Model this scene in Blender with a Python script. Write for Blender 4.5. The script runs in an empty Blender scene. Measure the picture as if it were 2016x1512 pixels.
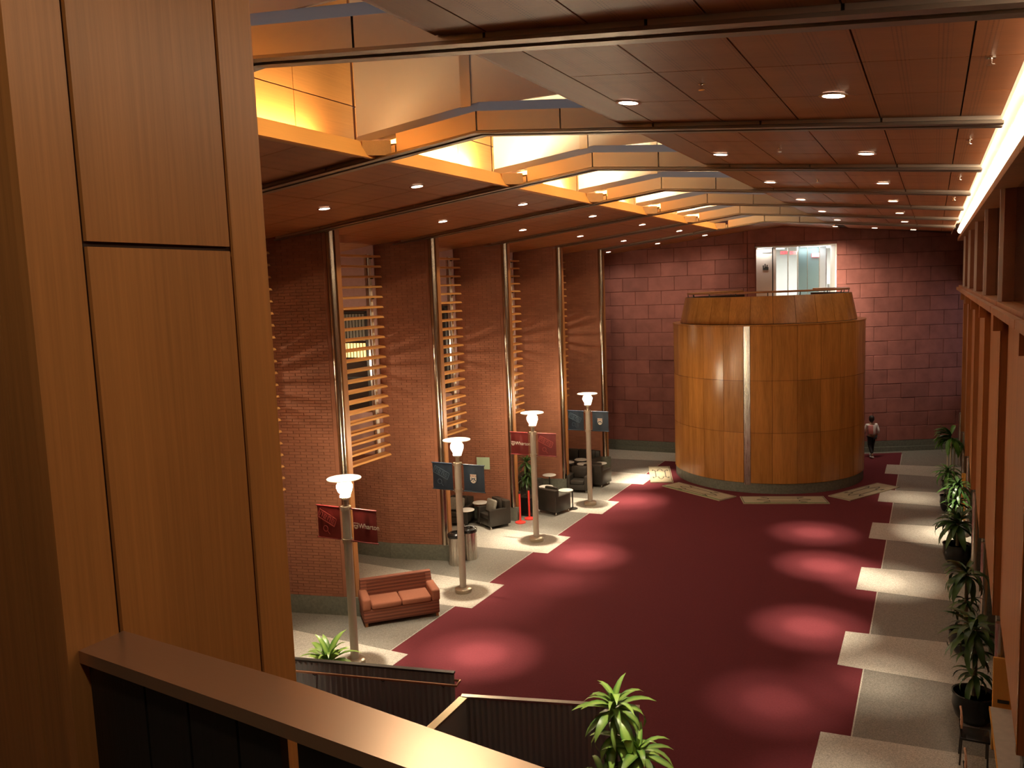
import bpy, bmesh, math, random
from mathutils import Vector, Matrix
random.seed(7)
PI = math.pi
C = bpy.context.scene.collection
S = bpy.context.scene

# ------------------------------------------------------------------ camera, world, exposure
cam = bpy.data.cameras.new('camera')
cam.sensor_width = 36.0
cam.lens = 1631.0 / 2016.0 * 36.0
cam.clip_start = 0.02
cam.clip_end = 200
camo = bpy.data.objects.new('camera', cam)
C.objects.link(camo)
Yc = Vector((831, 216, -1631)).normalized()
Zc = -Vector((542, -14380, -1631)).normalized()
Zc = (Zc - Yc * Yc.dot(Zc)).normalized()
Xc = Yc.cross(Zc)
camo.matrix_world = Matrix((Xc, Yc, Zc)).to_4x4()
camo.location = (0, 0, 7.5)
S.camera = camo
w = bpy.data.worlds.new('night')
S.world = w
w.use_nodes = True
w.node_tree.nodes['Background'].inputs[0].default_value = (0.50, 0.48, 0.56, 1)
w.node_tree.nodes['Background'].inputs[1].default_value = 0.45
S.view_settings.view_transform = 'Standard'
S.view_settings.look = 'None'
S.view_settings.exposure = 0.0
S.view_settings.gamma = 1.0
S.view_settings.use_curve_mapping = False
S.cycles.use_denoising = True
S.cycles.max_bounces = 7
S.cycles.diffuse_bounces = 5
S.cycles.sample_clamp_indirect = 6.0
S.cycles.caustics_reflective = False
S.cycles.caustics_refractive = False

WARM = (1.0, 0.86, 0.66)
P_POOL = 13000.0      # aimed accent downlights
P_FILL = 60.0      # the wide spread of each downlight
E_GLOBE = 260.0
E_COVE = 7.5
E_SKY = 110.0

# ------------------------------------------------------------------ materials
def new_mat(name):
    m = bpy.data.materials.new(name)
    m.use_nodes = True
    nt = m.node_tree
    return m, nt, nt.nodes['Principled BSDF']

def N(nt, t, **kw):
    n = nt.nodes.new(t)
    for k, v in kw.items():
        setattr(n, k, v)
    return n

def plain(name, col, rough=0.5, metal=0.0, spec=0.5, noise=0.0, nscale=8.0, coat=0.0, bump=0.0, bscale=60.0, island=0.0, obrand=0.0):
    m, nt, b = new_mat(name)
    b.inputs['Roughness'].default_value = rough
    b.inputs['Metallic'].default_value = metal
    b.inputs['Specular IOR Level'].default_value = spec
    b.inputs['Coat Weight'].default_value = coat
    b.inputs['Coat Roughness'].default_value = 0.12
    b.inputs['Base Color'].default_value = (*col, 1)
    tc = N(nt, 'ShaderNodeTexCoord')
    last = None
    if noise > 0 or island > 0 or obrand > 0:
        hsv = N(nt, 'ShaderNodeHueSaturation')
        hsv.inputs['Color'].default_value = (*col, 1)
        val = None
        if noise > 0:
            nz = N(nt, 'ShaderNodeTexNoise')
            nz.inputs['Scale'].default_value = nscale
            nz.inputs['Detail'].default_value = 6
            nt.links.new(tc.outputs['Object'], nz.inputs['Vector'])
            mr = N(nt, 'ShaderNodeMapRange')
            mr.inputs['From Min'].default_value = 0.3; mr.inputs['From Max'].default_value = 0.7
            mr.inputs['To Min'].default_value = 1 - noise; mr.inputs['To Max'].default_value = 1 + noise
            nt.links.new(nz.outputs['Fac'], mr.inputs['Value'])
            val = mr.outputs[0]
        for amt, kind in ((island, 'isl'), (obrand, 'obj')):
            if amt > 0:
                if kind == 'isl':
                    g = N(nt, 'ShaderNodeNewGeometry'); o = g.outputs['Random Per Island']
                else:
                    g = N(nt, 'ShaderNodeObjectInfo'); o = g.outputs['Random']
                mr = N(nt, 'ShaderNodeMapRange')
                mr.inputs['To Min'].default_value = 1 - amt; mr.inputs['To Max'].default_value = 1 + amt
                nt.links.new(o, mr.inputs['Value'])
                if val is None:
                    val = mr.outputs[0]
                else:
                    mu = N(nt, 'ShaderNodeMath', operation='MULTIPLY')
                    nt.links.new(val, mu.inputs[0]); nt.links.new(mr.outputs[0], mu.inputs[1])
                    val = mu.outputs[0]
        nt.links.new(val, hsv.inputs['Value'])
        nt.links.new(hsv.outputs[0], b.inputs['Base Color'])
    if bump > 0:
        nz = N(nt, 'ShaderNodeTexNoise')
        nz.inputs['Scale'].default_value = bscale
        nz.inputs['Detail'].default_value = 5
        nt.links.new(tc.outputs['Object'], nz.inputs['Vector'])
        bp = N(nt, 'ShaderNodeBump')
        bp.inputs['Strength'].default_value = bump
        bp.inputs['Distance'].default_value = 0.02
        nt.links.new(nz.outputs['Fac'], bp.inputs['Height'])
        nt.links.new(bp.outputs[0], b.inputs['Normal'])
    return m

def wood(name, col, axis='z', rough=0.35, amt=0.22, fine=26.0, obrand=0.08, dots=False):
    m, nt, b = new_mat(name)
    tc = N(nt, 'ShaderNodeTexCoord')
    mp = N(nt, 'ShaderNodeMapping')
    s = {'x': (0.6, fine, fine), 'y': (fine, 0.6, fine), 'z': (fine, fine, 0.6)}[axis]
    mp.inputs['Scale'].default_value = s
    nt.links.new(tc.outputs['Object'], mp.inputs['Vector'])
    nz = N(nt, 'ShaderNodeTexNoise')
    nz.inputs['Scale'].default_value = 3.0; nz.inputs['Detail'].default_value = 7; nz.inputs['Roughness'].default_value = 0.6
    nt.links.new(mp.outputs[0], nz.inputs['Vector'])
    mp2 = N(nt, 'ShaderNodeMapping')
    s2 = {'x': (0.25, 2.4, 2.4), 'y': (2.4, 0.25, 2.4), 'z': (2.4, 2.4, 0.25)}[axis]
    mp2.inputs['Scale'].default_value = s2
    nt.links.new(tc.outputs['Object'], mp2.inputs['Vector'])
    nz2 = N(nt, 'ShaderNodeTexNoise'); nz2.inputs['Scale'].default_value = 1.6; nz2.inputs['Detail'].default_value = 3
    nt.links.new(mp2.outputs[0], nz2.inputs['Vector'])
    ad = N(nt, 'ShaderNodeMath', operation='ADD')
    nt.links.new(nz.outputs['Fac'], ad.inputs[0]); nt.links.new(nz2.outputs['Fac'], ad.inputs[1])
    oi = N(nt, 'ShaderNodeObjectInfo')
    mr = N(nt, 'ShaderNodeMapRange')
    mr.inputs['From Min'].default_value = 0.7; mr.inputs['From Max'].default_value = 1.3
    mr.inputs['To Min'].default_value = 1 - amt; mr.inputs['To Max'].default_value = 1 + amt
    nt.links.new(ad.outputs[0], mr.inputs['Value'])
    mo = N(nt, 'ShaderNodeMapRange')
    mo.inputs['To Min'].default_value = 1 - obrand; mo.inputs['To Max'].default_value = 1 + obrand
    nt.links.new(oi.outputs['Random'], mo.inputs['Value'])
    mu = N(nt, 'ShaderNodeMath', operation='MULTIPLY')
    nt.links.new(mr.outputs[0], mu.inputs[0]); nt.links.new(mo.outputs[0], mu.inputs[1])
    hsv = N(nt, 'ShaderNodeHueSaturation')
    hsv.inputs['Color'].default_value = (*col, 1)
    nt.links.new(mu.outputs[0], hsv.inputs['Value'])
    out = hsv.outputs[0]
    if dots:      # perforated acoustic panel
        vo = N(nt, 'ShaderNodeTexVoronoi'); vo.inputs['Scale'].default_value = 34.0; vo.inputs['Randomness'].default_value = 0.0
        nt.links.new(tc.outputs['Object'], vo.inputs['Vector'])
        lt = N(nt, 'ShaderNodeMath', operation='LESS_THAN'); lt.inputs[1].default_value = 0.22
        nt.links.new(vo.outputs['Distance'], lt.inputs[0])
        mx = N(nt, 'ShaderNodeMix', data_type='RGBA')
        nt.links.new(lt.outputs[0], mx.inputs['Factor'])
        nt.links.new(out, mx.inputs['A'])
        mx.inputs['B'].default_value = (col[0]*.35, col[1]*.3, col[2]*.3, 1)
        out = mx.outputs['Result']
    nt.links.new(out, b.inputs['Base Color'])
    b.inputs['Roughness'].default_value = rough
    b.inputs['Specular IOR Level'].default_value = 0.4
    return m

def brushed(name, col, rough=0.3, axis='z', amt=0.12, metal=1.0):
    m, nt, b = new_mat(name)
    tc = N(nt, 'ShaderNodeTexCoord'); mp = N(nt, 'ShaderNodeMapping')
    mp.inputs['Scale'].default_value = {'x': (.5, 60, 60), 'y': (60, .5, 60), 'z': (60, 60, .5)}[axis]
    nt.links.new(tc.outputs['Object'], mp.inputs['Vector'])
    nz = N(nt, 'ShaderNodeTexNoise'); nz.inputs['Scale'].default_value = 3.0; nz.inputs['Detail'].default_value = 4
    nt.links.new(mp.outputs[0], nz.inputs['Vector'])
    mr = N(nt, 'ShaderNodeMapRange')
    mr.inputs['From Min'].default_value = .3; mr.inputs['From Max'].default_value = .7
    mr.inputs['To Min'].default_value = rough - amt * .5; mr.inputs['To Max'].default_value = rough + amt * .5
    nt.links.new(nz.outputs['Fac'], mr.inputs['Value'])
    nt.links.new(mr.outputs[0], b.inputs['Roughness'])
    b.inputs['Metallic'].default_value = metal
    b.inputs['Base Color'].default_value = (*col, 1)
    return m

def emit(name, col, strength):
    m, nt, b = new_mat(name)
    b.inputs['Base Color'].default_value = (0.8, 0.8, 0.8, 1)
    b.inputs['Emission Color'].default_value = (*col, 1)
    b.inputs['Emission Strength'].default_value = strength
    return m

def terrazzo(name, col, rough=0.22):
    m, nt, b = new_mat(name)
    tc = N(nt, 'ShaderNodeTexCoord')
    vo = N(nt, 'ShaderNodeTexVoronoi'); vo.inputs['Scale'].default_value = 70.0
    nt.links.new(tc.outputs['Object'], vo.inputs['Vector'])
    bw = N(nt, 'ShaderNodeRGBToBW'); nt.links.new(vo.outputs['Color'], bw.inputs[0])
    mr = N(nt, 'ShaderNodeMapRange'); mr.inputs['To Min'].default_value = .68; mr.inputs['To Max'].default_value = 1.35
    nt.links.new(bw.outputs[0], mr.inputs['Value'])
    hsv = N(nt, 'ShaderNodeHueSaturation'); hsv.inputs['Color'].default_value = (*col, 1)
    nt.links.new(mr.outputs[0], hsv.inputs['Value'])
    nt.links.new(hsv.outputs[0], b.inputs['Base Color'])
    b.inputs['Roughness'].default_value = rough
    b.inputs['Specular IOR Level'].default_value = 0.5
    return m

def striped(name, c1, c2, scale):
    m, nt, b = new_mat(name)
    tc = N(nt, 'ShaderNodeTexCoord')
    wv = N(nt, 'ShaderNodeTexWave', bands_direction='Z'); wv.inputs['Scale'].default_value = scale
    wv.inputs['Distortion'].default_value = 0.4
    nt.links.new(tc.outputs['Object'], wv.inputs['Vector'])
    mx = N(nt, 'ShaderNodeMix', data_type='RGBA')
    nt.links.new(wv.outputs['Fac'], mx.inputs['Factor'])
    mx.inputs['A'].default_value = (*c1, 1); mx.inputs['B'].default_value = (*c2, 1)
    nt.links.new(mx.outputs['Result'], b.inputs['Base Color'])
    b.inputs['Roughness'].default_value = .85
    return m

def leafmat(name, edge, mid):
    m, nt, b = new_mat(name)
    tc = N(nt, 'ShaderNodeTexCoord')
    sx = N(nt, 'ShaderNodeSeparateXYZ'); nt.links.new(tc.outputs['Object'], sx.inputs[0])
    ab = N(nt, 'ShaderNodeMath', operation='ABSOLUTE'); nt.links.new(sx.outputs['Y'], ab.inputs[0])
    mr = N(nt, 'ShaderNodeMapRange'); mr.inputs['From Min'].default_value = 0.03; mr.inputs['From Max'].default_value = 0.10
    nt.links.new(ab.outputs[0], mr.inputs['Value'])
    mx = N(nt, 'ShaderNodeMix', data_type='RGBA'); nt.links.new(mr.outputs[0], mx.inputs['Factor'])
    mx.inputs['A'].default_value = (*mid, 1); mx.inputs['B'].default_value = (*edge, 1)
    oi = N(nt, 'ShaderNodeObjectInfo')
    m2 = N(nt, 'ShaderNodeMapRange'); m2.inputs['To Min'].default_value = .7; m2.inputs['To Max'].default_value = 1.25
    nt.links.new(oi.outputs['Random'], m2.inputs['Value'])
    hsv = N(nt, 'ShaderNodeHueSaturation'); nt.links.new(mx.outputs['Result'], hsv.inputs['Color']); nt.links.new(m2.outputs[0], hsv.inputs['Value'])
    nt.links.new(hsv.outputs[0], b.inputs['Base Color'])
    b.inputs['Roughness'].default_value = .35
    return m

M = {}
M['wood_col'] = wood('column_wood', (.47, .19, .052), 'z', rough=.36, amt=.2)
M['wood_wall'] = wood('wall_wood', (.37, .15, .050), 'z', rough=.5, amt=.18)
M['wood_drum'] = wood('drum_wood', (.43, .18, .042), 'z', rough=.26, amt=.26, fine=12, obrand=.14)
M['wood_ceil'] = wood('ceiling_wood', (.40, .155, .055), 'x', rough=.42, amt=.12, dots=True)
M['wood_border'] = wood('ceiling_border_wood', (.38, .18, .075), 'y', rough=.42, amt=.1)
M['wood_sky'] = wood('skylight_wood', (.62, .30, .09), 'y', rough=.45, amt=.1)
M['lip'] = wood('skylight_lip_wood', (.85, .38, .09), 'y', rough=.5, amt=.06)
M['slat'] = wood('slat_wood', (.74, .38, .13), 'y', rough=.45, amt=.12)
M['groove'] = plain('groove_shadow_gap', (.05, .022, .012), .8)
M['brick'] = plain('brick_red', (.30, .115, .062), .85, noise=.10, nscale=3, island=.09, bump=.2, bscale=40)
M['mortar'] = plain('mortar', (.24, .105, .065), .9)
M['plaster'] = plain('mauve_plaster', (.42, .25, .22), .8, noise=.05)
M['stone'] = plain('red_sandstone', (.295, .102, .080), .8, noise=.16, nscale=2.5, obrand=.12, bump=.5, bscale=5)
M['stonejoint'] = plain('stone_joint', (.16, .06, .045), .9)
M['plinth'] = plain('grey_green_granite', (.16, .165, .13), .5, noise=.2, nscale=14)
M['carpet'] = plain('red_carpet', (.128, .0245, .030), .95, spec=.1, noise=.08, nscale=30, bump=.15, bscale=400)
M['tile_l'] = terrazzo('pale_terrazzo', (.52, .475, .40))
M['tile_d'] = terrazzo('dark_terrazzo', (.245, .225, .19))
M['metal'] = brushed('brushed_metal', (.62, .56, .48), .33, 'x', amt=.05)
M['fin'] = plain('pale_fin_metal', (.85, .76, .70), .4, metal=.5)
M['metal_v'] = brushed('brushed_metal_vertical', (.46, .39, .31), .24, 'z', amt=.06)
M['metal_cap'] = brushed('brushed_bronze_cap', (.56, .36, .22), .33, 'x', amt=.03, metal=.8)
M['sheet'] = brushed('skylight_sheet_metal', (.66, .62, .57), .42, 'z', metal=.5)
M['darkmetal'] = plain('dark_metal', (.05, .045, .04), .45, metal=.6)
M['guard'] = brushed('guard_ribbed_metal', (.27, .25, .23), .45, 'z', metal=.25)
M['panelmetal'] = brushed('rail_panel_metal', (.045, .04, .034), .42, 'z', metal=.7)
M['flange'] = brushed('flange_metal', (.28, .24, .20), .4, 'x')
M['chrome'] = plain('chrome', (.8, .78, .74), .12, metal=1)
M['steel'] = brushed('stainless', (.62, .58, .52), .28, 'z')
M['polepaint'] = plain('pole_paint', (.60, .54, .44), .4)
M['polebase'] = plain('pole_base_metal', (.6, .52, .4), .3, metal=.6)
M['leather'] = plain('dark_leather', (.032, .026, .020), .38, noise=.15, bump=.1, bscale=30)
M['pillow'] = plain('silver_grey_pillow', (.25, .225, .18), .45, noise=.15, nscale=12)
M['tabletop'] = plain('white_laminate', (.66, .62, .55), .3)
M['tabletop_m'] = plain('marbled_top', (.62, .54, .44), .3, noise=.08)
M['sofa'] = striped('striped_rust_fabric', (.30, .10, .055), (.15, .045, .027), 4.2)
M['sofa_seat'] = plain('rust_seat_fabric', (.34, .12, .065), .9, noise=.06, nscale=40)
M['red_plastic'] = plain('red_plastic', (.8, .05, .035), .4)
M['black'] = plain('black_plastic', (.015, .014, .013), .25)
M['pot'] = plain('black_glazed_pot', (.012, .012, .012), .15)
M['soil'] = plain('soil', (.035, .022, .014), .95, noise=.3, nscale=30)
M['trunk'] = plain('plant_cane', (.17, .13, .07), .8, noise=.25, nscale=20)
M['trunk_pale'] = plain('pale_cane', (.45, .40, .30), .8)
M['leaf'] = leafmat('striped_leaf', (.09, .22, .035), (.30, .46, .09))
M['leaf_d'] = leafmat('dark_leaf', (.030, .07, .018), (.045, .10, .022))
M['leaf_g'] = leafmat('green_leaf', (.06, .17, .03), (.08, .22, .03))
M['ban_r'] = plain('red_banner', (.17, .014, .013), .5, noise=.06, nscale=3)
M['ban_b'] = plain('navy_banner', (.012, .026, .048), .5, noise=.06, nscale=3)
M['ghost_r'] = plain('pale_red_print', (.36, .055, .045), .55)
M['ghost_b'] = plain('pale_blue_print', (.065, .10, .14), .55)
M['cream'] = plain('cream_print', (.80, .74, .62), .6)
M['chief'] = plain('emblem_red', (.35, .13, .07), .6)
M['chev'] = plain('emblem_blue', (.07, .08, .12), .6)
M['globe'] = emit('lamp_globe_glow', (1.0, .80, .52), E_GLOBE)
M['dl'] = emit('downlight_glow', (1.0, .85, .66), 14)
M['cove'] = emit('cove_glow', (1.0, .80, .56), E_COVE)
M['skytube'] = emit('skylight_tube_glow', (1.0, .68, .32), E_SKY)
M['skytube_hot'] = emit('hot_skylight_tube_glow', (1.0, .76, .42), E_SKY * 9)
M['white'] = plain('white_paint', (.8, .77, .7), .6)
M['disc'] = plain('white_reflector_disc', (.85, .80, .70), .5)
M['glass'] = plain('dark_glass', (.02, .016, .014), .06, spec=.8)
M['board'] = plain('plan_board', (.42, .35, .23), .5, noise=.06)
M['ink'] = plain('plan_ink', (.05, .04, .03), .7)
M['green_ink'] = plain('plan_green', (.10, .20, .06), .6)
M['paper_green'] = plain('pale_green_notice', (.45, .58, .40), .7)
M['yellow_wood'] = wood('booth_wood', (.78, .36, .07), 'z', rough=.4, amt=.06)
M['chairwood'] = wood('chair_back_wood', (.62, .34, .20), 'z', rough=.35, amt=.1)
M['skin'] = plain('skin', (.35, .2, .13), .6)
M['shirt'] = plain('white_shirt', (.72, .66, .64), .85)
M['trouser'] = plain('dark_trousers', (.015, .014, .016), .9)
M['hair'] = plain('dark_hair', (.015, .009, .007), .6)
M['pinkbag'] = plain('pink_bag', (.75, .30, .29), .7)
M['shoe'] = plain('white_shoe', (.6, .57, .55), .7)
M['exit'] = emit('exit_red_glow', (1.0, .03, .06), 5)
M['led'] = emit('corridor_strip_glow', (.95, 1.0, .97), 9)
M['corr'] = plain('corridor_white', (.74, .72, .68), .6)
M['corr_pink'] = plain('corridor_cream', (.76, .64, .54), .6)
M['grey'] = plain('grey_sign', (.22, .21, .22), .6)
M['grey_l'] = plain('light_grey_case', (.45, .47, .48), .5)
M['blind'] = emit('lit_blind_glow', (1.0, .62, .12), .9)
M['blind_d'] = plain('blind_slats', (.16, .15, .12), .5)
def glassmat():
    m, nt, b = new_mat('clear_glass')
    b.inputs['Base Color'].default_value = (.75, .9, .9, 1)
    b.inputs['Roughness'].default_value = .03
    b.inputs['Transmission Weight'].default_value = .9
    b.inputs['IOR'].default_value = 1.1
    return m
M['clear'] = glassmat()
def thinmix(name, kind, col, fac, rough=.05):
    m, nt, b = new_mat(name)
    o = nt.nodes['Material Output']
    t = N(nt, kind); t.inputs['Color'].default_value = (*col, 1)
    b.inputs['Roughness'].default_value = rough
    b.inputs['Base Color'].default_value = (*col, 1) if kind == 'ShaderNodeBsdfTranslucent' else (.05, .05, .05, 1)
    mx = N(nt, 'ShaderNodeMixShader'); mx.inputs[0].default_value = fac
    nt.links.new(b.outputs[0], mx.inputs[1]); nt.links.new(t.outputs[0], mx.inputs[2]); nt.links.new(mx.outputs[0], o.inputs['Surface'])
    return m
M['skyglass'] = thinmix('roof_glass', 'ShaderNodeBsdfTransparent', (.9, .92, .95), .85)
M['clear'] = thinmix('corridor_glass', 'ShaderNodeBsdfTransparent', (.97, .98, .98), .9)
M['disc'] = thinmix('milk_glass_disc', 'ShaderNodeBsdfTranslucent', (.9, .86, .78), .4, .4)

# ------------------------------------------------------------------ mesh helper
class MB:
    def __init__(s):
        s.v = []; s.f = []
    def add(s, vs, fs, mat=None):
        o = len(s.v)
        if mat is not None:
            vs = [mat @ Vector(p) for p in vs]
        s.v += [tuple(p) for p in vs]
        s.f += [tuple(i + o for i in f) for f in fs]
        return s
    def hexa(s, b4, t4, mat=None):
        return s.add(list(b4) + list(t4), [(3, 2, 1, 0), (4, 5, 6, 7), (0, 1, 5, 4), (1, 2, 6, 5), (2, 3, 7, 6), (3, 0, 4, 7)], mat)
    def box(s, x0, x1, y0, y1, z0, z1, mat=None):
        return s.hexa([(x0, y0, z0), (x1, y0, z0), (x1, y1, z0), (x0, y1, z0)],
                      [(x0, y0, z1), (x1, y0, z1), (x1, y1, z1), (x0, y1, z1)], mat)
    def prism(s, pts, z0, z1, mat=None):
        n = len(pts)
        a = sum(pts[i][0] * pts[(i + 1) % n][1] - pts[(i + 1) % n][0] * pts[i][1] for i in range(n))
        if a < 0: pts = pts[::-1]
        vs = [(p[0], p[1], z0) for p in pts] + [(p[0], p[1], z1) for p in pts]
        fs = [tuple(range(n))[::-1], tuple(range(n, 2 * n))] + [(i, (i + 1) % n, n + (i + 1) % n, n + i) for i in range(n)]
        return s.add(vs, fs, mat)
    def rbox(s, x0, x1, y0, y1, z0, z1, r=.03, seg=2, mat=None):
        bm = bmesh.new()
        bmesh.ops.create_cube(bm, size=1)
        for v in bm.verts:
            v.co = Vector((x0 + (v.co.x + .5) * (x1 - x0), y0 + (v.co.y + .5) * (y1 - y0), z0 + (v.co.z + .5) * (z1 - z0)))
        bmesh.ops.bevel(bm, geom=bm.edges[:], offset=r, segments=seg, profile=.5, affect='EDGES')
        bm.verts.index_update()
        s.add([v.co.copy() for v in bm.verts], [[v.index for v in f.verts] for f in bm.faces], mat)
        bm.free()
        return s
    def tube(s, path, r, n=10, mat=None, caps=True):
        path = [Vector(p) for p in path]
        rs = r if isinstance(r, (list, tuple)) else [r] * len(path)
        vs = []; fs = []
        ref = None
        for i, p in enumerate(path):
            t = (path[min(i + 1, len(path) - 1)] - path[max(i - 1, 0)]).normalized()
            if ref is None:
                ref = Vector((0, 0, 1)) if abs(t.z) < .9 else Vector((1, 0, 0))
            u = (ref - t * ref.dot(t)).normalized(); ref = u
            v = t.cross(u)
            for k in range(n):
                a = 2 * PI * k / n
                vs.append(p + (u * math.cos(a) + v * math.sin(a)) * rs[i])
        for i in range(len(path) - 1):
            for k in range(n):
                fs.append((i * n + k, i * n + (k + 1) % n, (i + 1) * n + (k + 1) % n, (i + 1) * n + k))
        if caps:
            fs.append(tuple(range(n))[::-1]); fs.append(tuple(range((len(path) - 1) * n, len(path) * n)))
        return s.add(vs, fs, mat)
    def lathe(s, prof, n=24, c=(0, 0, 0), mat=None, a0=0.0, a1=2 * PI, caps=True):
        full = abs(a1 - a0 - 2 * PI) < 1e-6
        k = n if full else n + 1
        vs = []; fs = []
        for r, z in prof:
            for i in range(k):
                a = a0 + (a1 - a0) * i / n
                vs.append((c[0] + r * math.cos(a), c[1] + r * math.sin(a), c[2] + z))
        for j in range(len(prof) - 1):
            for i in range(n):
                i2 = (i + 1) % k
                fs.append((j * k + i, j * k + i2, (j + 1) * k + i2, (j + 1) * k + i))
        if caps and full:
            if prof[0][0] > 1e-5: fs.append(tuple(range(k))[::-1])
            if prof[-1][0] > 1e-5: fs.append(tuple(range((len(prof) - 1) * k, len(prof) * k)))
        return s.add(vs, fs, mat)
    def ring(s, r0, r1, z0, z1, a0, a1, n, c=(0, 0), r0t=None, r1t=None):
        r0t = r0 if r0t is None else r0t; r1t = r1 if r1t is None else r1t
        vs = []; fs = []
        for i in range(n + 1):
            a = a0 + (a1 - a0) * i / n
            ca, sa = math.cos(a), math.sin(a)
            vs += [(c[0] + r0 * ca, c[1] + r0 * sa, z0), (c[0] + r1 * ca, c[1] + r1 * sa, z0),
                   (c[0] + r1t * ca, c[1] + r1t * sa, z1), (c[0] + r0t * ca, c[1] + r0t * sa, z1)]
        for i in range(n):
            o = i * 4; p = o + 4
            for k in range(4):
                k2 = (k + 1) % 4
                fs.append((o + k, p + k, p + k2, o + k2))
        fs.append((0, 1, 2, 3)); fs.append((n * 4 + 3, n * 4 + 2, n * 4 + 1, n * 4))
        return s.add(vs, fs)
    def mesh(s, name, mat, smooth=False):
        me = bpy.data.meshes.new(name)
        me.from_pydata(s.v, [], s.f)
        me.materials.append(mat)
        if smooth:
            for p in me.polygons: p.use_smooth = True
            try: me.set_sharp_from_angle(angle=math.radians(40))
            except Exception: pass
        me.validate()
        return me
    def build(s, name, mat, parent=None, smooth=False):
        return obj(name, s.mesh(name, mat, smooth), parent)

def obj(name, me, parent=None):
    o = bpy.data.objects.new(name, me)
    C.objects.link(o)
    if parent is not None: o.parent = parent
    return o

def tag(o, label, cat, group=None, kind=None):
    o['label'] = label; o['category'] = cat
    if group: o['group'] = group
    if kind: o['kind'] = kind
    return o

def thing(name, label, cat, loc=(0, 0, 0), rz=0.0, group=None):
    o = bpy.data.objects.new(name, None)
    C.objects.link(o)
    o.location = loc; o.rotation_euler = (0, 0, rz)
    o.empty_display_size = .1
    return tag(o, label, cat, group)

def struct(name, mb, mat, label=None, cat=None):
    o = mb.build(name, mat)
    o['kind'] = 'structure'
    if label: o['label'] = label
    if cat: o['category'] = cat
    return o

def structroot(name, label=None, cat=None):
    o = bpy.data.objects.new(name, None); C.objects.link(o); o['kind'] = 'structure'
    if label: o['label'] = label
    if cat: o['category'] = cat
    return o

def stuff(o):
    o['kind'] = 'stuff'
    return o

def dup(root, loc=None, rz=None, label=None, scale=None):
    def cp(o, par):
        c = o.copy(); C.objects.link(c)
        if par is not None: c.parent = par
        for ch in list(o.children): cp(ch, c)
        return c
    r = cp(root, None)
    if loc is not None: r.location = loc
    if rz is not None: r.rotation_euler = (0, 0, rz)
    if scale is not None: r.scale = (scale,) * 3
    if label: r['label'] = label
    return r

def spot(loc, target, power, size_deg, col=WARM, blend=1.0, radius=.06):
    l = bpy.data.lights.new('spot_beam', 'SPOT')
    l.energy = power; l.color = col; l.spot_size = math.radians(size_deg); l.spot_blend = blend
    l.shadow_soft_size = radius
    o = bpy.data.objects.new('spot_beam', l); C.objects.link(o)
    o.location = loc
    o.rotation_euler = (Vector(target) - Vector(loc)).to_track_quat('-Z', 'Y').to_euler()
    return o

# ------------------------------------------------------------------ plan constants
XR = -5.65                      # ridge of the ceiling
def zb(x):                      # underside of the beams
    return 9.66 - (.1085 * (XR - x) if x < XR else .1 * (x - XR))
BEAM_Y = [1.66 + 4.37 * k for k in range(8)]         # 1.66 ... 32.25
PIER_Y = [14.93 + 4.26 * k for k in range(-1, 5)]
CO_L, CO_R = -7.42, -3.54       # edges of the skylight recess
Y_FAR = 35.83

# ------------------------------------------------------------------ floor
fl = MB(); fl.box(-17.5, 4.4, -3.2, 42.5, -.2, 0)
floor = struct('floor', fl, M['tile_d'])
TX = .014
def left_far(k): return 13.70 + 4.38 * k
def right_far(k): return 13.84 + 4.38 * k
for k in range(-2, 6):
    f = left_far(k); n = f - 1.68; y1 = min(f, 35.6)
    MB().prism([(-9.68, n), (-9.68, f), (-16.5, f + .16), (-16.5, n - .5)], .006, TX).build('tile', M['tile_l'], floor)
    n2 = left_far(k + 1) - 1.68
    if k < 5:
        MB().prism([(-10.13, f + .012), (-10.13, n2 - .03), (-16.5, n2 - .51), (-16.5, f + .175)], .006, TX - .002).build('tile', M['tile_d'], floor)
    f = right_far(k); n = f - 1.70
    MB().prism([(-1.55, n), (-1.55, f), (3.9, f + .45), (3.9, n - .12)], .006, TX).build('tile', M['tile_l'], floor)
    n2 = right_far(k + 1) - 1.70
    MB().prism([(-1.08, f + .04), (-1.08, n2 - .015), (3.9, n2 - .135), (3.9, f + .465)], .006, TX - .002).build('tile', M['tile_d'], floor)
# brass strip along the carpet edge
for x, nm in ((-10.135, 'trim_1'), (-1.075, 'trim_2')):
    struct(nm, MB().box(x - .012, x + .012, 2, 34.0 if x < -5 else 38.0, .004, .0135), M['tile_l'])
cp = MB().prism([(-10.12, 1.6), (-1.09, 1.6), (-1.09, 38.4), (-3.0, 37.45), (-5.7, 36.0), (-5.7, 34.0), (-10.12, 34.0)], .001, .0085)
tag(cp.build('carpet', M['carpet']), 'dark red carpet covering the middle of the hall floor', 'carpet')

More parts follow.
